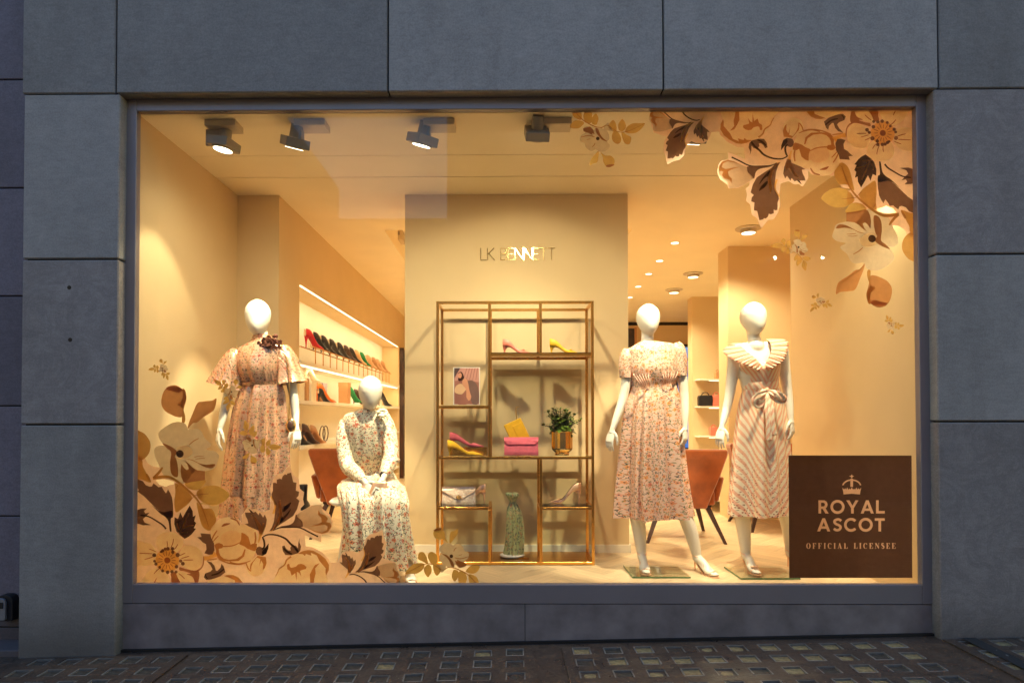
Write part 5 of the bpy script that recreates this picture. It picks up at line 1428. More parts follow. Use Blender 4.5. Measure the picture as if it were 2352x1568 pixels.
# ================================================================== ARMCHAIRS
def armchair(label, loc, rz):
    t = thing('armchair', label, 'armchair', loc, rz, 'burnt orange velvet armchairs')
    # local: seat faces +y, back towards -y (its back is seen from the street)
    def slab(name, rows, mat):
        m = MB(); m.grid(rows, True, True); return m.build(name, mat, t, smooth=False, world=False, bevel=.012)
    slab('backrest', [[(-w_, y0 - .05, z), (w_, y0 - .05, z), (w_*.94, y0 + .07, z), (-w_*.94, y0 + .07, z)] for z, w_, y0 in ((.30, .20, -.20), (.42, .235, -.235), (.60, .30, -.27), (.80, .36, -.31), (.835, .355, -.31))], MAT['velvet'])
    slab('seat', [[(-.27, -.24, z), (.27, -.24, z), (.30, .34, z + .03), (-.30, .34, z + .03)] for z in (.33, .45)], MAT['velvet'])
    for s in (-1, 1):
        slab('arm', [[(s*.27, -.22, z), (s*.36*k, -.22, z), (s*.36*k, .22, z + .02), (s*.28, .22, z + .02)] for z, k in ((.36, .85), (.58, 1.0))], MAT['velvet'])
    m = MB(); m.bar((-.24, -.18, .315), (.24, -.18, .315), .03, .035); m.bar((-.24, .26, .33), (.24, .26, .33), .03, .035); m.bar((-.24, -.18, .318), (-.24, .26, .332), .028, .03); m.bar((.24, -.18, .318), (.24, .26, .332), .028, .03)
    m.build('seat_rail', MAT['wood_dark'], t, world=False)
    for x, y_, dx, dy in ((-.20, -.18, -.14, -.13), (.20, -.18, .14, -.13), (-.2, .24, -.10, .08), (.2, .24, .10, .08)):
        m = MB(); rw = []
        for z, k, r in ((.34, 0, .024), (.0, 1, .013)):
            rw.append([(x + dx*k + r*cx_, y_ + dy*k + r*cy_, z) for cx_, cy_ in ((-1,-1),(1,-1),(1,1),(-1,1))])
        m.grid(rw[::-1], True, True); m.build('leg', MAT['wood_dark'], t, world=False)
    return t
p = F(1590, 1235, 0); ac = armchair('burnt orange velvet armchair behind the floral dress mannequin at right', (1.63, 2.08, 0), math.radians(-4))
again(ac, (-1.49, 2.30, 0), math.radians(6), 'burnt orange armchair half hidden behind the seated mannequin')
again(ac, (2.72, 2.6, 0), math.radians(176), 'armchair hidden by the striped skirt, only its dark legs showing')
# low gold framed table with glass top beyond the chair
p = F(1655, 1190, 0); tb = thing('glass_case', 'low gold edged glass case beyond the right armchair', 'display case', (3.0, 4.0, 0))
for (x, y_) in ((2.42, 3.6), (2.42, 5.2), (3.5, 3.6), (3.5, 5.2)): boxobj('leg', MAT['brass'], (x - .012, x + .012, y_ - .012, y_ + .012, 0, .62), tb)
boxobj('glass_top', MAT['shelfglass'], (2.4, 3.52, 3.58, 5.22, .62, .63), tb); boxobj('lower_shelf', MAT['white'], (2.4, 3.52, 3.58, 5.22, .12, .15), tb)
for y_ in (3.6, 5.2): boxobj('rail', MAT['brass'], (2.41, 3.51, y_ - .01, y_ + .01, .60, .619), tb)
for x in (2.42, 3.5): boxobj('rail', MAT['brass'], (x - .01, x + .01, 3.62, 5.18, .60, .619), tb)
# ================================================================== MANNEQUINS
def fuse(mb, name, mat, parent, voxel=.006, it=6):
    """merge overlapping closed forms into one continuous smooth surface"""
    o = mb.build('tmp_fuse', mat)
    r = o.modifiers.new('r', 'REMESH'); r.mode = 'VOXEL'; r.voxel_size = voxel; r.use_smooth_shade = True
    s = o.modifiers.new('s', 'SMOOTH'); s.factor = .5; s.iterations = it
    bpy.context.view_layer.update()
    dg = bpy.context.evaluated_depsgraph_get()
    me = bpy.data.meshes.new_from_object(o.evaluated_get(dg)); me.name = name
    old = o.data; bpy.data.objects.remove(o); bpy.data.meshes.remove(old)
    me.transform(Matrix.Translation(-Vector(parent.location)))
    me.polygons.foreach_set('use_smooth', [True] * len(me.polygons))
    me.materials.clear(); me.materials.append(mat)
    b = bpy.data.objects.new(name, me); COL.objects.link(b); b.parent = parent
    return b
def loft(mb, rings, n=28):
    """rings: (centre, ax vector, by vector)"""
    mb.grid([[Vector(c) + Vector(a) * math.cos(2*PI*j/n) + Vector(b) * math.sin(2*PI*j/n) for j in range(n)] for c, a, b in rings], True, True)
def limb(mb, pts, rad, n=12):
    mb.tube(crom(pts, 5, False), np.interp(np.linspace(0, len(rad)-1, 5*(len(pts)-1)+1), range(len(rad)), rad), n)
    for p, r in zip(pts, np.interp(np.linspace(0, len(rad)-1, len(pts)), range(len(rad)), rad)): mb.ball(p, r*.98, r*.98, r*.98, 12, 8)
def head(mb, c, yaw, top, chin, w, pitch=0.0):
    """egg shaped faceless head with a soft brow and chin; c centre, facing -y turned by yaw"""
    R_ = Matrix.Rotation(yaw, 3, 'Z') @ Matrix.Rotation(pitch, 3, 'X')
    H = (top - chin); rows = []; n = 24
    for s, hx, fy, by in ((0, .06, .05, .06), (.02, .26, .22, .26), (.07, .52, .45, .52), (.16, .78, .70, .80), (.28, .95, .88, 1.02), (.40, 1.0, .95, 1.10), (.52, .965, .97, 1.08), (.62, .915, .965, .95), (.72, .82, .95, .74), (.82, .69, .89, .48), (.90, .55, .80, .25), (.96, .38, .66, .08), (1.0, .16, .42, -.10)):
        ring = []
        for j in range(n):
            a = 2*PI*j/n; sx, sy = math.cos(a), math.sin(a)
            y_ = sy * (by if sy > 0 else fy) * w * .60
            p = Vector((sx * hx * w * .5 * (1 - .06*max(0, -sy)), y_ if by > 0 or sy < 0 else y_, H * (.5 - s)))
            ring.append(Vector(c) + R_ @ p)
        rows.append(ring)
    mb.grid(rows, True, True)
def torso(mb, nb, pel, lean=0.0, sw=.165, yaw=0.0):
    """from neck base to pelvis"""
    nb = Vector(nb); pel = Vector(pel); cx = Matrix.Rotation(yaw, 3, 'Z') @ Vector((1, 0, 0)); cy = Matrix.Rotation(yaw, 3, 'Z') @ Vector((0, 1, 0))
    pr_ = ((-.02, .045, .045, 0), (.0, .075, .05, .005), (.045, .135, .062, .01), (.10, sw*.95, .078, .01), (.22, sw*.9, .092, 0), (.36, sw*.86, .098, -.012), (.50, sw*.76, .082, -.004), (.64, sw*.66, .068, 0), (.78, sw*.80, .082, 0), (.92, sw*.98, .100, .005), (1.05, sw*.98, .100, .01), (1.16, sw*.8, .085, .005))
    loft(mb, [(nb.lerp(pel, t) + cy * o, cx * a, cy * b) for t, a, b, o in pr_])
    for s in (-1, 1): mb.ball(nb.lerp(pel, .33) + cx * s * .060 - cy * .062, .048, .034, .050, 14, 10)
def hand(parent, wrist, d, n, label=None, curl=1.0, thumb=1):
    """five-fingered hand: d along the fingers, n palm normal; thumb on side thumb"""
    d = Vector(d).normalized(); n = Vector(n); n = (n - d * n.dot(d)).normalized(); s = d.cross(n) * thumb; w = Vector(wrist)
    mb = MB(); rot = Matrix((s, n, d)).transposed()
    mb.tube([w - d*.02, w + d*.012, w + d*.03], [.0205, .019, .02], 12)
    loft(mb, [(w + d*z, s*a, n*b) for z, a, b in ((.0, .019, .017), (.02, .024, .0155), (.045, .032, .0145), (.07, .035, .0135), (.09, .034, .0125), (.10, .030, .010))], 16)
    for k, (off, ln, sp) in enumerate(((.0255, .070, .10), (.009, .080, .03), (-.008, .075, -.04), (-.024, .060, -.12))):
        b0 = w + d*.088 + s*off; dd = (d + s*sp).normalized(); pts = [b0, ]; cu = .12 * curl + .05*k
        r = .0086 - .0005*k
        for i, f in enumerate((.45, .31, .24)):
            cu += (.16, .30, .22)[i] * curl; v = dd * math.cos(cu) + n * math.sin(cu); pts.append(pts[-1] + v * ln * f)
        mb.tube(pts, [r, r*.95, r*.85, r*.62], 10)
        for i_, p in enumerate(pts[1:]): mb.ball(p, r*(.95, .87, .66)[i_], r*(.95, .87, .66)[i_], r*(.95, .87, .66)[i_], 10, 7)
    t0 = w + d*.022 + s*.020; t1 = t0 + (d*.70 + s*.62 + n*.25)*.040; t2 = t1 + (d*.93 + s*.22 + n*.35)*.032; t3 = t2 + (d*.97 + n*.38)*.022
    mb.tube([t0, t1, t2, t3], [.014, .0115, .0095, .006], 10)
    for p, r in ((t1, .0115), (t2, .0095), (t3, .0062)): mb.ball(p, r, r, r, 10, 7)
    return fuse(mb, 'hand', MAT['skin'], parent, .0026, 3)
def foot(mb, an, fw, heel_z, fl=.22, z0=0.0):
    """foot on a high heel. an ankle, fw horizontal forward"""
    fw = Vector(fw).normalized(); sd = fw.cross(Vector((0, 0, 1))); an = Vector(an)
    h = Vector((an.x, an.y, heel_z)) - fw*.018
    ball_ = Vector((an.x, an.y, z0 + .030)) + fw*.125; toe = ball_ + fw*.058 - Vector((0, 0, .012))
    limb(mb, [an, h + Vector((0, 0, .03))], [.034, .031]); limb(mb, [an + Vector((0,0,-.012)), (an + ball_)/2 + Vector((0, 0, .006)), ball_ + Vector((0, 0, .004))], [.034, .030, .024])
    limb(mb, [h + Vector((0, 0, .022)), (h + ball_)/2 - Vector((0, 0, .002)), ball_], [.027, .022, .022])
    for k in (-1, 1): limb(mb, [(h + ball_)/2 + sd*k*.008, ball_ + sd*k*.019, toe + sd*k*.013], [.020, .020, .013])
    for k in range(5): mb.ball(toe + sd*(k-2)*.0115 + fw*(.020 - abs(k-1.2)*.006) , .0085, .0085, .0078, 8, 6)
    return h, ball_, toe, sd
def sandal(parent, h, ball_, toe, sd, fw, an, mat, straps=True, z0=0.0, label='strappy high heel sandal'):
    fw = Vector(fw).normalized(); m = MB(); rows = []
    pth = [h - fw*.020 + Vector((0,0,.0)), h + Vector((0, 0, -.003)), (h*.62 + ball_*.38) - Vector((0, 0, .027)), Vector((ball_.x, ball_.y, z0 + .007)) - fw*.03, Vector((ball_.x, ball_.y, z0 + .006)), Vector((toe.x, toe.y, z0 + .006)) + fw*.012, Vector((toe.x, toe.y, z0 + .007)) + fw*.036]
    for p, w_ in zip(pth, (.014, .026, .022, .030, .037, .032, .014)):
        rows.append([p + sd*w_, p + sd*w_ - Vector((0, 0, .006)), p - sd*w_ - Vector((0, 0, .006)), p - sd*w_])
    m.grid(rows, True, True); sh = m.build('sandal', mat, parent, smooth=False); 
    if label: sh['label'] = label
    m = MB(); hp_ = h - fw*.006; m.tube([hp_ - Vector((0, 0, .004)), hp_ - Vector((0, 0, .03)), Vector((hp_.x, hp_.y, z0 + .001))], [.014, .006, .0048], 8); m.build('stiletto_heel', mat, sh, world=False); m_ = sh.children[0]
    m_.data.transform(Matrix.Translation(-Vector(parent.location)))
    if straps:
        m = MB()
        def loop(c, axis, ra, rb, up=Vector((0, 0, 1)), a0=0, a1=180):
            x = sd; y_ = axis.cross(x).normalized(); y_ = y_ if y_.z > 0 else -y_
            m.tube([c + x*ra*math.cos(math.radians(a)) + y_*rb*math.sin(math.radians(a)) for a in np.linspace(a0, a1, 12)], .0032, 6)
        loop(Vector((toe.x, toe.y, z0 + .012)) - fw*.012, fw, .036, .026)
        for sgn_ in (-1, 1):
            a = Vector((ball_.x, ball_.y, z0 + .010)) + sd*sgn_*.036; b = (ball_*.35 + an*.65) + Vector((0, 0, .018)) + fw*.018; c = an - sd*sgn_*.036 - fw*.004 + Vector((0, 0, .012))
            m.tube(crom([a, (a + b)/2 + Vector((0, 0, .016)) + sd*sgn_*.004, b - sd*sgn_*.004, c, an - fw*.037 + Vector((0, 0, .01))], 5, False), .0032, 6)
        st_ = m.build('strap', mat, sh, world=False, smooth=True); st_.data.transform(Matrix.Translation(-Vector(parent.location)))
    return sh
def ring_dress(parent, name, mat, rings, Y, folds, seed, n=168, sub=4, vs=0.0, dips=None, ucenter=None, useam=0.0):
    """rings (uL,vL,uR,vR,ry[,dY]); folds: (from ring, amplitude at the end, counts)"""
    R = []
    for r in rings:
        y_ = Y + (r[5] if len(r) > 5 else 0)
        a, b = P(r[0], r[1], y_), P(r[2], r[3], y_); R.append(((a + b)/2, (b - a)/2, r[4]))
    C = crom([x[0] for x in R], sub, False); A = crom([x[1] for x in R], sub, False); B = [v.x for v in crom([Vector((x[2], 0, 0)) for x in R], sub, False)]
    rg = random.Random(seed); ph = [rg.uniform(0, 6.28) for _ in range(8)]
    f0, amp, cnt = folds; rows = []; uvs = []; vv = vs; N_ = len(C) - 1
    for i, (c, a, b) in enumerate(zip(C, A, B)):
        t = i / N_; f = max(0, (t - f0) / (1 - f0)) if f0 < 1 else 0
        am = amp * f ** .75; up = Vector((-a.z, 0, a.x)).normalized()
        if i: vv += (c - C[i-1]).length
        ring = []; uvr = []; w_ = (a.length + b) / 2 if ucenter is None else ucenter
        dp = np.interp(t, [d[0] for d in dips], [d[1] for d in dips]) if dips else 0
        for j in range(n + 1):
            th = 2*PI*j/n
            g = sum(k_w * math.sin(k*th + p_ + .5*math.sin(th*2+p_)) for (k, k_w), p_ in zip(cnt, ph))
            g2 = .012 * math.sin(th*19 + ph[5]) * math.sin(i*.35 + ph[6]) * (1 if t > .03 else 0)
            k = (1 + am * g) * (1 - am * .55) + g2 * .6
            if j < n:
                p = c + a * math.cos(th) * k + Vector((0, b * math.sin(th) * k, 0))
                if dp and math.sin(th) < 0: p += Vector((0, 0, -dp * max(0, -math.sin(th)) ** 3))
                ring.append(p)
            uvr.append(((th - 1.5*PI) * w_ - useam, vv))
        rows.append(ring); uvs.append(uvr)
    m = MB(); m.grid(rows, True, False, uvs)
    o = m.build(name, mat, parent, smooth=True)
    return o, rows
def sleeve(parent, pts, radii, mat, fold=.06, cnt=9, name='sleeve', seed=1, n=48, flat=1.0):
    m = MB(); Cp = crom(pts, 5, False); N_ = len(Cp) - 1; rr = np.interp(np.linspace(0, len(radii)-1, N_+1), range(len(radii)), radii); ref = Vector((0, 1, 0)); rows = []; uvs = []; vv = 0
    for i, p in enumerate(Cp):
        d = (Cp[min(i+1, N_)] - Cp[max(i-1, 0)]).normalized(); x = (ref - d*ref.dot(d)).normalized(); y_ = d.cross(x); t = i / N_
        if i: vv += (p - Cp[i-1]).length
        rows.append([p + (x*math.cos(2*PI*j/n)*flat + y_*math.sin(2*PI*j/n)) * rr[i] * (1 + fold * t * (math.sin(cnt*2*PI*j/n + seed) + .5*math.sin((cnt*2+1)*2*PI*j/n + seed*2)) + .02*math.sin(i*1.1 + j*.4)) for j in range(n)])
        uvs.append([(j/n*2*PI*rr[i] + seed, vv) for j in range(n + 1)])
    m.grid(rows, True, False, uvs); return m.build(name, mat, parent, smooth=True)
def ribbon(parent, name, inner, outer, mat, waves, amp, n=160, k=6, nrm=Vector((0, -1, 0)), uvk=1.0):
    a = crom(inner, 12, False); b = crom(outer, 12, False)
    def rs_n(c):
        return [c[min(len(c)-2, int(i*(len(c)-1)/n))].lerp(c[min(len(c)-2, int(i*(len(c)-1)/n)) + 1], i*(len(c)-1)/n - min(len(c)-2, int(i*(len(c)-1)/n))) for i in range(n+1)]
    a = rs_n(a); b = rs_n(b)
    rows = []; uvs = []
    for j in range(k + 1):
        t = j / k; rows.append([x.lerp(y_, t) + nrm * (amp * (.15 + t) * math.sin(waves*2*PI*i/n) + .006) for i, (x, y_) in enumerate(zip(a, b))]); uvs.append([(i/n*.5*uvk, t*.12) for i in range(n + 1)])
    m = MB(); m.grid(rows, False, False, uvs); return m.build(name, mat, parent, smooth=True, solid=.0015)

MG = 'white faceless mannequins in the window'
# ---------------- 1: copper floral dress, left
Y1 = .66
m1 = thing('mannequin', 'faceless white mannequin in a long copper floral dress with flared sleeves, far left', 'mannequin', (P(600, 1300, Y1).x, Y1, 0), 0, MG)
b = MB()
hc = P(592, 728, Y1); tz = P(592, 687, Y1).z; cz = P(592, 771, Y1).z
head(b, (hc.x, hc.y, (tz+cz)/2), math.radians(12), tz, cz, .182)
nb = P(602, 790, Y1); limb(b, [Vector((hc.x + .005, Y1 + .02, cz + .05)), Vector((nb.x - .005, Y1 + .02, nb.z + .03)), nb], [.050, .048, .060])
pel = P(603, 970, Y1 + .02); torso(b, nb, pel)
W1 = {}
for k, pts in (('L', ((545, 815, 0), (522, 915, 0), (507, 978, -.06))), ('R', ((653, 808, 0), (674, 905, .02), (680, 975, -.02)))):
    q3 = [P(u, v, Y1 + dy) for u, v, dy in pts]; limb(b, q3, [.046, .040, .034, .030, .021]); W1[k] = q3
for s in (-.07, .07): limb(b, [pel + Vector((s*.8, 0, -.02)), Vector((pel.x + s, Y1, .52)), Vector((pel.x + s, Y1 + .05, .14))], [.085, .052, .034])
for s in (-.07, .07):
    h_, bl, to, sd = foot(b, (pel.x + s, Y1 + .05, .14), (s*.5, -1, 0), .085); sandal(m1, h_, bl, to, sd, (s*.5, -1, 0), Vector((pel.x + s, Y1 + .05, .14)), MAT['silver'])
fuse(b, 'body', MAT['skin'], m1)
for k in 'LR':
    d = (W1[k][2] - W1[k][1]).normalized(); hand(m1, W1[k][2] + d*.012, d + Vector((-.05 if k == 'L' else .03, 0, -.35)), (.75 if k == 'L' else -.75, .65, 0), thumb=1 if k == 'L' else -1)
ring_dress(m1, 'dress', MAT['f1'], [(581,771,621,769,.052),(576,783,627,779,.058),(556,795,643,788,.075),(541,806,655,798,.09),(538,825,655,820,.115),(545,852,653,848,.13),(554,880,650,876,.108),(556,886,649,882,.10),(549,905,656,900,.118),(537,945,661,942,.14),(528,1000,666,1000,.15),(520,1060,668,1060,.16),(512,1136,668,1136,.17)], Y1, (.30, .24, ((5, .5), (9, .35), (14, .25))), 11)
ring_dress(m1, 'hem_ruffle', MAT['f1'], [(512,1134,668,1134,.172),(508,1150,671,1150,.178),(504,1180,677,1180,.185),(500,1225,682,1225,.19),(498,1262,684,1262,.195)], Y1, (0, .085, ((22, .5), (31, .35), (13, .3))), 5, n=240, vs=1.1)
o, _ = ring_dress(m1, 'belt', MAT['f1'], [(554,880,650,876,.112),(555,887,649,883,.106)], Y1, (0, 0, ((3, .1),)), 5, sub=2)
for k, pts, rr in (('L', ((551, 806, 0), (536, 835, -.01), (520, 888, -.015)), [.052, .078, .10, .13]), ('R', ((648, 798, 0), (661, 835, 0), (669, 880, 0)), [.050, .070, .085, .105])):
    sleeve(m1, [P(u, v, Y1 + dy) for u, v, dy in pts], rr, MAT['f1'], .10, 6, seed=3 if k == 'L' else 5)
darkf = floral('dark copper frill', (0.22, 0.085, 0.055), [(.35, .10, .06), (.22, .08, .04), (.4, .25, .12)], [(.05, .05, .02), (.12, .08, .04), (.04, .02, .01)], (.05, .03, .02), .3, .3, 1.5)
m = MB(); m.lathe([(.058, -.03), (.056, .0), (.052, .028)], P(602, 777, Y1), 28); m.build('collar_band', darkf, m1, smooth=True)
rg = random.Random(9); m = MB(); fc = P(617, 787, Y1 - .085)
for k in range(64):
    a = rg.uniform(0, 6.28); r_ = rg.uniform(0, .062); c = Vector((fc.x + r_*math.cos(a)*1.15, fc.y + .035*(r_/.06) + rg.uniform(-.02, .01), fc.z + r_*math.sin(a)*.85)); s_ = rg.uniform(.014, .026); d = Vector((math.cos(a), -rg.uniform(.1, .9), math.sin(a))).normalized(); e = d.cross(Vector((.2, 1, .3))).normalized()
    rows = [[c + d*s_*t + e*w_*s_*sw_ + d.cross(e)*(.3*s_*math.sin(t*3 + sw_)) for sw_ in (-1, 0, 1)] for t, w_ in ((-.3, .3), (.3, .75), (.8, .8), (1.1, .4))]
    m.grid(rows, False)
m.build('neck_frill', darkf, m1, smooth=True, kind='stuff')
# gold clutch held at the right wrist with its chain
gp = P(668, 977, Y1 - .05); gc = thing('gold_clutch', 'small polished gold evening clutch held by the copper dress mannequin', 'bag', (gp.x, gp.y, gp.z - .05))
m = MB(); m.ball(gp, .036, .020, .052, 20, 14); m.build('case', MAT['gold'], gc, smooth=True); m = MB(); m.lathe([(.0375, -.002), (.0375, .002)], (0, 0, 0), 20, True)
m = MB(); m.ball(gp + Vector((0, -.012, 0)), .022, .012, .036, 16, 10); m.build('dark_inlay', MAT['brown'], gc, smooth=True)
m = MB(); cp_ = [P(u, v, Y1 - dy) for u, v, dy in ((652, 797, .02), (659, 830, .09), (664, 880, .11), (665, 930, .09), (662, 968, .06))]; m.tube(crom(cp_, 6, False), .003, 5); m.build('chain', MAT['gold'], gc)

# ---------------- 2: pink floral dress, centre right
Y2 = .80
m2 = thing('mannequin', 'faceless white mannequin in a pink short sleeved floral dress standing on glass base', 'mannequin', (P(1500, 1310, Y2).x, Y2, 0), 0, MG)
b = MB(); tz = P(1489, 697, Y2).z; cz = P(1491, 770, Y2).z; hc = P(1489, 733, Y2)
head(b, (hc.x, hc.y, (tz+cz)/2), math.radians(10), tz, cz, .170)
nb = P(1486, 798, Y2); limb(b, [Vector((hc.x, Y2 + .02, cz + .05)), Vector((nb.x + .008, Y2 + .02, nb.z + .06)), nb], [.046, .046, .060])
pel = P(1505, 985, Y2 + .02); torso(b, nb, pel)
W2 = {}
for k, pts in (('L', ((1446, 815, 0), (1433, 905, 0), (1408, 982, -.05))), ('R', ((1556, 800, 0), (1571, 900, .0), (1573, 975, -.04)))):
    q3 = [P(u, v, Y2 + dy) for u, v, dy in pts]; limb(b, q3, [.046, .041, .035, .031, .021]); W2[k] = q3
zf = .014
anL = P(1474, 1272, .83); anR = P(1601, 1277, .80)
limb(b, [pel + Vector((-.06, 0, -.02)), P(1462, 1150, .80), P(1468, 1215, .83), anL], [.085, .056, .052, .033]); limb(b, [pel + Vector((.06, 0, -.02)), P(1546, 1110, .80), P(1585, 1215, .80), anR], [.085, .056, .052, .033])
for an, fw in ((anL, (-.05, -1, 0)), (anR, (.42, -1, 0))):
    h_, bl, to, sd = foot(b, an, fw, .10, z0=zf if an is anL else 0); sandal(m2, h_, bl, to, sd, fw, an, MAT['silver'], z0=zf if an is anL else 0)
fuse(b, 'body', MAT['skin'], m2)
for k in 'LR':
    d = (W2[k][2] - W2[k][1]).normalized(); hand(m2, W2[k][2] + d*.012, d + Vector((-.02 if k == 'L' else .0, 0, -.3)), (.7 if k == 'L' else -.7, .7, 0), thumb=1 if k == 'L' else -1)
ring_dress(m2, 'dress', MAT['f2'], [(1466,787,1507,783,.056),(1453,795,1523,786,.070),(1436,805,1546,790,.088),(1439,822,1553,808,.105),(1442,850,1555,842,.125),(1449,878,1556,868,.112),(1450,898,1551,883,.103),(1441,925,1560,912,.13),(1432,980,1566,975,.16),(1427,1040,1572,1040,.18),(1421,1110,1580,1110,.20),(1416,1188,1592,1183,.225)], Y2, (.40, .30, ((6, .5), (11, .4), (17, .25))), 21)
for k, pts, rr in (('L', ((1444, 803, 0), (1438, 830, 0), (1438, 867, 0)), [.038, .055, .053, .048]), ('R', ((1549, 789, 0), (1559, 815, 0), (1562, 863, 0)), [.040, .058, .055, .050])):
    sleeve(m2, [P(u, v, Y2 + dy) for u, v, dy in pts], rr, MAT['f2'], .05, 7, seed=2 if k == 'L' else 7)
m = MB(); rw = []
for dz, ra in ((-.012, .066), (.0, .060), (.014, .056)): c = P(1486, 789, Y2); rw.append([(c.x + ra*math.cos(2*PI*j/30), c.y + ra*.95*math.sin(2*PI*j/30), c.z + dz + .01*math.sin(2*PI*j/30)) for j in range(30)])
m.grid(rw, True, False); m.build('collar', MAT['f2'], m2, smooth=True)
for us, vs_, ue, ve, lab in ((1462, 858, 1482, 893, 'l'), (1530, 853, 1535, 884, 'r')):
    for k in range(6):
        m = MB(); a_ = P(us - 8 + k*7, vs_, Y2 - .132); b_ = P(ue - 5 + k*3 if lab == 'l' else ue - 9 + k*4, ve - k*1.0, Y2 - .108); m.tube([a_, (a_ + b_)/2 + Vector((0, -.005, 0)), b_], [.001, .0045, .003], 6); m.build('gathered_pleat', MAT['f2'], m2, smooth=True)
def plate(lab, u0, v0, u1, v1, back):
    a = F(u0, v0, .014); b_ = F(u1, v1, .014); t = thing('glass_stand', lab, 'display base', ((a.x + b_.x)/2, a.y, 0), 0, 'square glass mannequin bases')
    boxobj('glass_plate', MAT['plate'], (a.x, b_.x, a.y, a.y + back, .002, .013), t)
    for bb in ((a.x, b_.x, a.y - .0035, a.y - .0005, .002, .013), (a.x - .0035, a.x - .0005, a.y, a.y + back, .002, .013)): boxobj('plate_edge', MAT['plate_edge'], bb, t)
plate('square glass base plate under the pink floral dress mannequin', 1453, 1323, 1586, 1323, .33)

# ---------------- 3: striped dress, right
Y3 = .80
m3 = thing('mannequin', 'faceless white mannequin in a salmon striped wrap dress with bow and ruffled neck', 'mannequin', (P(1745, 1310, Y3).x, Y3, 0), 0, MG)
b = MB(); tz = P(1731, 693, Y3).z; cz = P(1735, 769, Y3).z; hc = P(1731, 731, Y3)
head(b, (hc.x, hc.y, (tz+cz)/2), math.radians(14), tz, cz, .178)
nb = P(1735, 797, Y3); limb(b, [Vector((hc.x, Y3 + .02, cz + .05)), Vector((nb.x, Y3 + .02, nb.z + .06)), nb], [.047, .046, .066])
for s, e in ((-1, P(1690, 806, Y3)), (1, P(1790, 800, Y3))): limb(b, [nb + Vector((0, .02, -.005)), (nb + e)/2 + Vector((0, .02, .004)), e], [.05, .046, .045])
pel = P(1750, 985, Y3 + .02); torso(b, nb, pel)
W3 = {}
for k, pts in (('L', ((1687, 818, 0), (1676, 905, 0), (1659, 975, -.05))), ('R', ((1796, 808, 0), (1808, 895, .0), (1816, 958, -.04)))):
    q3 = [P(u, v, Y3 + dy) for u, v, dy in pts]; limb(b, q3, [.050, .043, .036, .031, .021]); W3[k] = q3
anL = P(1713, 1272, .83); anR = P(1815, 1265, .92)
limb(b, [pel + Vector((-.06, 0, -.02)), P(1706, 1150, .80), P(1708, 1210, .83), anL], [.085, .056, .054, .034]); limb(b, [pel + Vector((.06, 0, -.02)), P(1795, 1150, .85), P(1810, 1205, .90), anR], [.085, .056, .052, .033])
for an, fw in ((anL, (.02, -1, 0)), (anR, (.3, -1, 0))):
    h_, bl, to, sd = foot(b, an, fw, .10, z0=zf if an is anL else 0); sandal(m3, h_, bl, to, sd, fw, an, MAT['silver'], straps=True, z0=zf if an is anL else 0)
fuse(b, 'body', MAT['skin'], m3)
m = MB(); bp_ = F(1717, 1306, .05)
for s in (-1, 1): m.ball(Vector((anL.x + s*.014 + .004, anL.y - .155, .062)), .016, .012, .010, 10, 8)
m.ball(Vector((anL.x + .004, anL.y - .158, .062)), .007, .008, .008, 8, 6); m.build('shoe_bow', MAT['silver'], m3, smooth=True)
for k in 'LR':
    d = (W3[k][2] - W3[k][1]).normalized(); hand(m3, W3[k][2] + d*.012, d + Vector((-.02 if k == 'L' else .04, 0, -.3)), (.7 if k == 'L' else -.7, .7, 0), thumb=1 if k == 'L' else -1)
ring_dress(m3, 'dress', MAT['f3'], [(1692,812,1788,806,.088),(1693,826,1792,820,.108),(1694,845,1791,838,.125),(1702,868,1788,862,.112),(1708,884,1785,879,.098),(1708,892,1785,887,.096),(1701,905,1791,900,.112),(1691,940,1799,936,.135),(1681,1000,1806,1000,.155),(1673,1080,1812,1080,.18),(1664,1181,1821,1178,.205)], Y3, (.40, .24, ((5, .5), (8, .4), (13, .25))), 33, dips=[(0, .075), (.12, .045), (.25, 0), (1, 0)], ucenter=.17, useam=.02)
ring_dress(m3, 'sash', MAT['f3'], [(1706,880,1787,875,.106),(1705,888,1788,883,.107),(1706,897,1787,892,.106)], Y3, (0, .02, ((9, .5), (15, .3))), 3, sub=3)
def PP(lst): return [P(u, v, Y3 + dy) for u, v, dy in lst]
ribbon(m3, 'neck_ruffle', PP([(1700,787,.05),(1703,797,-.06),(1720,811,-.105),(1736,824,-.13),(1752,842,-.14)]), PP([(1680,788,.03),(1659,806,-.03),(1682,826,-.12),(1712,838,-.155),(1744,852,-.15)]), MAT['f3r'], 15, .0032)
ribbon(m3, 'neck_ruffle', PP([(1756,779,.05),(1768,786,-.06),(1771,802,-.105),(1765,819,-.125),(1754,840,-.135)]), PP([(1790,778,.03),(1809,784,-.02),(1807,809,-.11),(1797,830,-.15),(1770,848,-.15)]), MAT['f3r'], 15, .0032)
kb = P(1762, 896, Y3 - .125)
m = MB(); m.ball(kb, .018, .014, .020, 14, 10); bw = m.build('bow', MAT['f3'], m3, smooth=True)
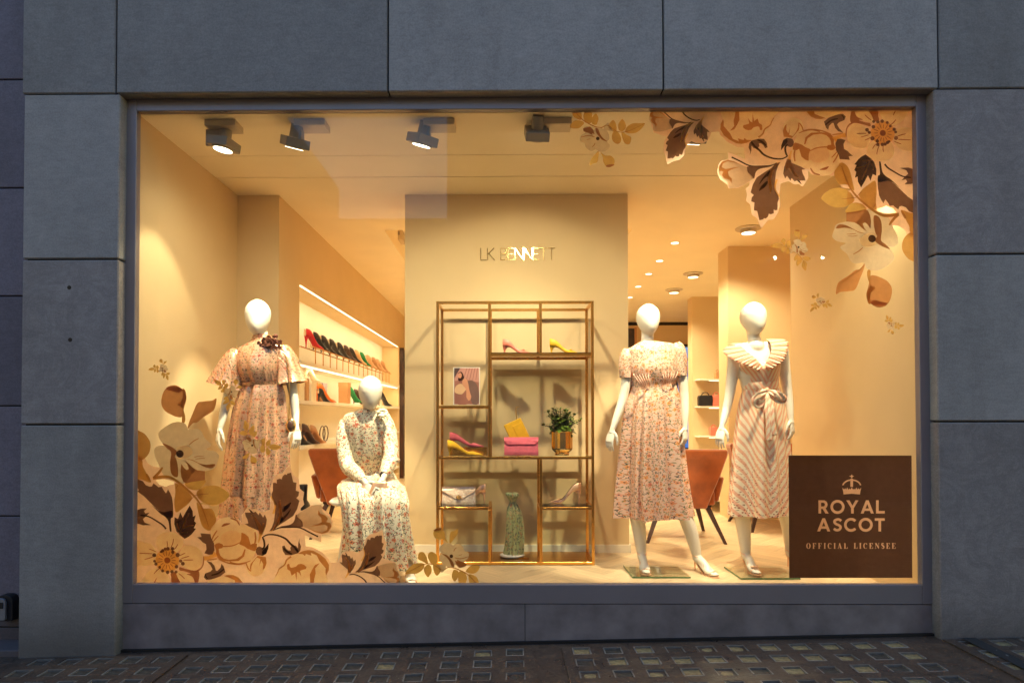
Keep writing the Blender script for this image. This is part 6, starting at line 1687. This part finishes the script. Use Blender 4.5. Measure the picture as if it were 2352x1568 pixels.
def strip(name, pts, widths, seed=0, wd=Vector((.2, 0, 1))):
    c = crom(pts, 8, False); N_ = len(c) - 1; ww = np.interp(np.linspace(0, len(widths)-1, N_+1), range(len(widths)), widths); rows = []; uvs = []; L_ = 0
    for i, p in enumerate(c):
        d = (c[min(i+1, N_)] - c[max(i-1, 0)]).normalized(); s_ = d.cross(Vector((0, 1, 0))).normalized()
        if i: L_ += (p - c[i-1]).length
        rows.append([p + s_*ww[i]*t + Vector((0, -.007*math.cos(t*5 + i*.4 + seed) , 0)) for t in (-1, -.6, -.2, .2, .6, 1)]); uvs.append([(t*ww[i] + seed, L_) for t in (-1, -.6, -.2, .2, .6, 1)])
    m = MB(); m.grid(rows, False, False, uvs); o_ = m.build(name, MAT['f3'], m3, smooth=True, solid=.0012); return o_
strip('bow_loop', [kb, P(1748, 905, Y3-.155), P(1737, 918, Y3-.16), P(1742, 928, Y3-.15), P(1752, 914, Y3-.14), kb], [.010, .026, .032, .030, .024, .010], 1)
strip('bow_loop', [kb, P(1778, 902, Y3-.16), P(1794, 911, Y3-.165), P(1800, 917, Y3-.155), P(1784, 918, Y3-.15), kb], [.010, .022, .028, .026, .02, .010], 2)
strip('bow_tail', [kb, P(1768, 925, Y3-.16), P(1772, 960, Y3-.175), P(1777, 1000, Y3-.18)], [.012, .020, .024, .026], 3)
strip('bow_tail', [kb, P(1762, 930, Y3-.165), P(1765, 970, Y3-.18), P(1766, 1012, Y3-.185)], [.010, .016, .020, .022], 4)
plate('glass base plate under the striped dress mannequin, partly behind the brown sign', 1702, 1326, 1838, 1326, .33)

# ---------------- 4: seated, cream floral dress
Y4 = .92
m4 = thing('mannequin', 'seated faceless white mannequin in a cream floral long sleeved dress, head bowed', 'mannequin', (P(850, 1200, Y4).x, Y4, 0), 0, MG)
b = MB(); tz = P(851, 862, Y4 - .14).z; cz = P(852, 940, Y4 - .14).z; hc = P(851, 900, Y4 - .14)
head(b, (hc.x, hc.y, (tz+cz)/2), math.radians(14), tz, cz, .178, math.radians(14))
nb = P(848, 955, Y4 - .06); limb(b, [Vector((hc.x - .01, hc.y + .03, cz + .05)), Vector((nb.x, Y4 - .075, nb.z + .05)), nb], [.046, .044, .056])
pel = Vector((P(845, 1120, 1.0).x, 1.02, .63)); torso(b, nb, pel)
A4 = {}
for k, pts in (('L', ((795, 978, -.08), (797, 1065, -.12), (838, 1106, -.38))), ('R', ((888, 975, -.08), (897, 1050, -.16), (880, 1098, -.38)))):
    q3 = [P(u, v, Y4 + dy) for u, v, dy in pts]; limb(b, q3, [.042, .038, .034, .029, .020]); A4[k] = q3
knL = Vector((P(815, 1140, .52).x, .52, .56)); knR = Vector((P(905, 1125, .52).x, .52, .58))
anL = P(787, 1285, .55); anR = P(938, 1262, .58)
limb(b, [pel + Vector((-.08, -.02, -.02)), knL, (knL + anL)/2 + Vector((0, .02, 0)), anL], [.080, .058, .050, .032]); limb(b, [pel + Vector((.08, -.02, -.02)), knR, (knR + anR)/2 + Vector((0, .02, 0)), anR], [.080, .058, .050, .032])
for an, fw in ((anL, (-.25, -1, 0)), (anR, (.28, -1, 0))):
    an = Vector((an.x, an.y, max(an.z, .13))); h_, bl, to, sd = foot(b, an, fw, .085); sandal(m4, h_, bl, to, sd, fw, an, MAT['nude'])
fuse(b, 'body', MAT['skin'], m4)
cl = P(866, 1127, Y4 - .45)
hand(m4, A4['L'][2], cl + Vector((.0, 0, -.06)) - A4['L'][2], (.25, -.9, -.1), thumb=-1, curl=.6); hand(m4, A4['R'][2], cl + Vector((-.0, -.02, -.03)) - A4['R'][2], (-.35, .8, -.2), thumb=1, curl=.7)
ring_dress(m4, 'bodice', MAT['f4'], [(831,939,868,941,.052,-.08),(815,944,883,946,.072,-.08),(792,953,895,952,.092,-.07),(785,975,900,975,.112,-.06),(788,1010,899,1010,.125,-.03),(797,1050,893,1050,.118,.0),(806,1085,884,1083,.115,.06),(800,1105,890,1103,.13,.09)], Y4, (.05, .045, ((9, .5), (16, .5), (23, .4))), 41)
for k, pts, rr in (('L', ((797, 966, -.06), (790, 1000, -.08), (796, 1062, -.12), (820, 1088, -.26), (835, 1103, -.36)), [.045, .056, .055, .056, .043, .026]), ('R', ((887, 963, -.06), (895, 1000, -.09), (898, 1048, -.16), (888, 1075, -.28), (881, 1090, -.35)), [.045, .056, .055, .056, .044, .027])):
    sleeve(m4, [P(u, v, Y4 + dy) for u, v, dy in pts], rr, MAT['f4'], .035, 5, seed=4 if k == 'L' else 8)
m = MB(); rr = []; c = P(897, 1056, Y4 - .18)
for dz, ra in ((-.02, .060), (-.005, .067), (.006, .064), (.012, .056)): rr.append([(c.x + ra*(1+.06*math.sin(9*2*PI*j/40))*math.cos(2*PI*j/40), c.y + ra*math.sin(2*PI*j/40), c.z + dz) for j in range(40)])
m.grid(rr, True, False, [[(j*.01, i*.01) for j in range(41)] for i in range(4)]); m.build('cuff', MAT['f4'], m4, smooth=True)
# neck bow
rg = random.Random(19); m = MB(); fc = P(878, 948, Y4 - .17)
for k in range(9):
    a = k * .7; c = fc + Vector((.030*math.cos(a), rg.uniform(-.015, .01), .022*math.sin(a))); m.ball(c, .016, .010, .013, 10, 7)
m.build('neck_bow', MAT['f4'], m4, smooth=True)
# skirt over thighs and knees
xs = lambda u, v, y_: P(u, v, y_).x
SK_ = [((-1.00,1.0,.74),.125,(0,-.105,0)), ((-1.01,.97,.66),.185,(0,-.14,.03)), ((-1.01,.90,.615),.235,(0,-.12,.10)), ((-.985,.78,.60),.255,(0,-.04,.105)), ((-.955,.66,.60),.255,(0,.0,.10)), ((-.925,.54,.585),.250,(0,-.04,.09)), ((-.895,.47,.545),.245,(0,-.085,.055)), ((-.885,.45,.46),.238,(0,-.105,.01)), ((-.872,.45,.34),.240,(0,-.12,0)), ((-.866,.46,.22),.252,(0,-.13,0)), ((-.862,.47,.115),.268,(0,-.14,0))]
Cc = crom([Vector(a[0]) for a in SK_], 6, False); Aa = [v.x for v in crom([Vector((a[1], 0, 0)) for a in SK_], 6, False)]; Bb = crom([Vector(a[2]) for a in SK_], 6, False)
rows = []; uvs = []; vv = 0; n = 200
for i, (c, a, bb) in enumerate(zip(Cc, Aa, Bb)):
    t = i / (len(Cc) - 1); ring = []; uvr = []
    if i: vv += (c - Cc[i-1]).length
    lobe = np.interp(t, [0, .3, .5, .7, 1], [0, .14, .55, .66, .55])
    for j in range(n + 1):
        th = 2*PI*j/n; sn = math.sin(th); dipm = lobe * math.exp(-((math.cos(th) + .02) / .24) ** 2) * (1 if sn > 0 else .3)
        am = np.interp(t, [0, .15, .45, .65, 1], [.06, .08, .05, .13, .24])
        g = .5*math.sin(7*th + 1 + t*2) + .4*math.sin(12*th + 4 + t) + .3*math.sin(19*th + 2)
        k = 1 + am * g
        k *= 1 - am * .6
        p = c + Vector((a*math.cos(th)*k, 0, 0)) + bb * sn * k * (1 - dipm)
        if t > .93: p.z += (t - .93) / .07 * (.05*math.sin(3*th + .6) + .03*math.sin(7*th) + .04*math.exp(-((math.cos(th) + .05) / .25) ** 2))
        if j < n: ring.append(p)
        uvr.append((th * .26, vv))
    rows.append(ring); uvs.append(uvr)
m = MB(); m.grid(rows, True, False, uvs); m.build('skirt', MAT['f4'], m4, smooth=True)
m = MB(); m.lathe([(.001, -.034), (.255, -.034), (.275, -.017), (.255, 0), (.001, 0)], (-1.045, .90, .52), 40); st4 = thing('round_stool', 'white round stool under the seated mannequin', 'stool', (-1.045, .90, 0)); m.build('seat', MAT['skin'], st4, smooth=True)
m = MB(); m.lathe([(.16, .002), (.16, .012), (.03, .02), (.025, .48)], (-1.045, .90, 0), 24, True); m.build('pedestal', MAT['skin'], st4, smooth=True)
cc = thing('metallic_clutch', 'rose metallic clutch held in the lap of the seated mannequin', 'bag', (cl.x, cl.y + .015, cl.z - .05))
m = MB(); m.grid([[(cl.x + sx*.055*k + z*.35, cl.y + .02 + sy*.014*k, cl.z + z) for sx, sy in ((-1,-1),(-.4,-1.4),(.4,-1.1),(1,-1),(1,1),(-1,1))] for z, k in ((-.055, .8), (-.045, 1), (.05, .9), (.06, .6))], True, True); m.build('body', MAT['silver'], cc, smooth=True)
# ================================================================== SHOP LIGHTS
def spot_at(pos, target, power, cone, blend=.35, size=.04, parent=None, col=WARM):
    ld = bpy.data.lights.new('lamp', 'SPOT'); ld.energy = power * KL; ld.spot_size = math.radians(cone); ld.spot_blend = blend
    ld.shadow_soft_size = size; ld.color = col
    o = bpy.data.objects.new('lamp', ld); COL.objects.link(o)
    d = Vector(target) - Vector(pos); q_ = d.to_track_quat('-Z', 'Y')
    if parent is not None:
        o.parent = parent; o.location = Vector(pos) - parent.location
    else: o.location = pos
    o.rotation_euler = q_.to_euler(); return o
FILL = 88
TG = 'spotlights on square ceiling plates inside the window'
def track(label, u, v, target, power, cone, side=1, blend=.35, Y=.14, wide=False, fill=1.0, extra=None):
    c = P(u, v, Y); t = thing('ceiling_spotlight', label, 'spotlight', (c.x, Y, HC), 0, TG)
    head = Vector((c.x, Y, c.z + .02)); d = (Vector(target) - head).normalized()
    ax = head.x + side * .052
    # canopy on the ceiling, flat arm down one side, square head with a driver can on its back
    boxobj('canopy', MAT['canopy'], (ax - .03, ax + .165, Y - .08, Y + .045, HC - .040, HC - .0005), t, bevel=.002)
    boxobj('arm', MAT['spot'], (ax - (.045 if wide else .009), ax + (.045 if wide else .009), Y - (.03 if wide else .055), Y - (.014 if wide else -.01), head.z + .012, HC - .041), t, bevel=.0015)
    rot = d.to_track_quat('-Z', 'Y').to_matrix().to_4x4(); M0 = Matrix.Translation(head) @ rot
    m = MB(); m.obox(M0 @ Matrix.Translation((0, 0, .030)), .074, .074, .028); m.build('head', MAT['spot'], t, bevel=.003)
    def cyl(name, r0, r1, z0, z1, mat, n=24):
        m = MB(); rows = [[M0 @ Vector((r*math.cos(2*PI*j/n), r*math.sin(2*PI*j/n), z)) for j in range(n)] for r, z in ((r0, z0), (r1, z1))]
        m.grid(rows, True, True); m.build(name, mat, t, smooth=False)
    cyl('driver_can', .040, .037, .059, .140, MAT['spot'])
    cyl('bezel', .064, .064, -.005, .002, MAT['canopy'])
    cyl('lens', .056, .056, -.007, -.0052, MAT['lamp'])
    spot_at(head + d * .012, target, power, cone, blend, .03, t, PALE)
    spot_at(head + d * .014, head + Vector((0, .30, -1)), FILL * fill, 166, 1.0, .06, t, PALE)  # added wide fill lamp aimed down, not the head's own beam
    if extra: spot_at(head + d * .013, extra, 70, 70, 1.0, .03, t, PALE)  # optional second, narrower beam added to brighten the lower column
    return t
track('spotlight at the far left, its round lens glowing towards the viewer', 512, 350, (-2.13, .20, .9), 62, 70, -1, wide=True, fill=.18)
track('second spotlight from the left, tilted with a half visible lens', 676, 346, (-1.70, .62, 1.5), 300, 42, 1, fill=.7)
track('third spotlight from the left, above the seated mannequin', 968, 340, (-1.05, .70, .85), 430, 42, 1)
track('spotlight turned to the column above the brass unit', 1232, 325, (.10, 1.42, 1.50), 30, 99, 1, .35, extra=(.10, 1.42, 1.05))
track('spotlight partly behind the small leaf cluster of the top sticker', 1586, 337, (1.10, .80, 1.4), 320, 40, 1, fill=.55)
track('spotlight hidden behind the large flowers at the upper right', 1800, 360, (1.85, .80, 1.3), 225, 40, 1, Y=.26, fill=.25)
track('spotlight hidden behind the corner flower at the upper right', 1985, 372, (2.50, .45, .9), 55, 72, 1, Y=.34, fill=.12)

def downlight(label, u, v, r, ring, power, cat='downlight', Z=HC, pos=None):
    p = F(u, v, Z) if pos is None else Vector((pos[0], pos[1], Z))
    t = thing('downlight', label, cat, (p.x, p.y, Z), 0, 'recessed ceiling downlights')
    if ring:
        m = MB(); m.lathe([(r*.95, -.012), (r*1.5, -.010), (r*1.55, -.0005)], p, 28); m.build('trim_ring', MAT['canopy'], t, smooth=False)
        m = MB(); m.lathe([(r*.80, -.052), (r*.92, -.050), (r*.94, -.0125)], p, 28); m.build('drum', MAT['canopy'], t, smooth=False)
        m = MB(); m.lathe([(.001, -.056), (r*.5, -.055), (r*.79, -.051)], p, 24); m.build('lens', MAT['lamp2'], t)
    else:
        m = MB(); m.lathe([(r*1.0, -.003), (r*1.25, -.003), (r*1.28, -.0005)], p, 20); m.build('trim_ring', MAT['canopy'], t)
        m = MB(); m.lathe([(.001, -.0022), (r*1.0, -.0022)], p, 20); m.build('lens', MAT['lamp2'], t)
    if power: spot_at(p + Vector((0, 0, -.06)), p + Vector((0, 0, -2)), power * 2.35, 140, .6, .07, t, (1.0, .82, .52))
    return t
downlight('large round ceiling lamp below the biggest hanging leaf sticker', 1719, 524, .082, True, 70)
downlight('round ceiling lamp right of the column, second largest', 1592, 628, .082, True, 60)
downlight('smallest round ceiling lamp, just right of the mannequin head', 1548, 665, .082, True, 60)
downlight('round lamp in the ceiling recess at the column left edge', 922, 566, .085, True, 55, Z=HC + .235)
for k, (u, v, w_) in enumerate(((1550, 558, 'nearest'), (1515, 599, 'second'), (1490, 629, 'third'), (1466, 658, 'fourth'), (1447, 683, 'farthest'))):
    downlight('tiny flush ceiling light, %s in the receding row of five' % w_, u, v, .042, False, 34)
for k, (x, y_, w_) in enumerate(((-.6, 4.4, 'near left'), (.5, 4.4, 'near right'), (-.6, 6.4, 'far left'), (.5, 6.4, 'far right'))):
    downlight('added ceiling light, unseen behind the column, %s' % w_, 0, 0, .085, True, 85, pos=(x, y_))  # four unseen lights added to raise the ambient light
# cassette unit in the recess
p = F(905, 537, HC + .2); t = thing('ceiling_cassette', 'pale air unit in the ceiling recess left of the column', 'air unit', (p.x, p.y, HC + .2))
boxobj('housing', MAT['canopy'], (p.x - .09, p.x + .1, p.y - .02, p.y + .2, HC + .13, HC + .239), t, bevel=.004); boxobj('grille', MAT['spot'], (p.x - .06, p.x + .07, p.y - .024, p.y - .0201, HC + .18, HC + .22), t)
p = F(1568, 743, HC); boxobj('air_vent', MAT['gap'], (p.x - .12, p.x + .12, p.y - .1, p.y + .1, HC - .006, HC - .001)); tag(bpy.data.objects['air_vent'], 'small dark slot vent in the rear ceiling', 'vent')
# niche strips as real area lamps
def area(pos, sx, sy, power, rot, parent=None):
    ld = bpy.data.lights.new('strip_lamp', 'AREA'); ld.shape = 'RECTANGLE'; ld.size = sx; ld.size_y = sy; ld.energy = power; ld.color = (1.0, .76, .42)
    o = bpy.data.objects.new('strip_lamp', ld); COL.objects.link(o); o.parent = parent
    o.location = Vector(pos) - (parent.location if parent else Vector()); o.rotation_euler = rot; return o
area((XN - .03, 4.65, NZ1 - .02), .03, 5.2, 17, (0, math.radians(20), 0), nic)
area((XN - .03, 4.65, shz[1] - .05), .03, 5.2, 12, (0, math.radians(20), 0), nic)
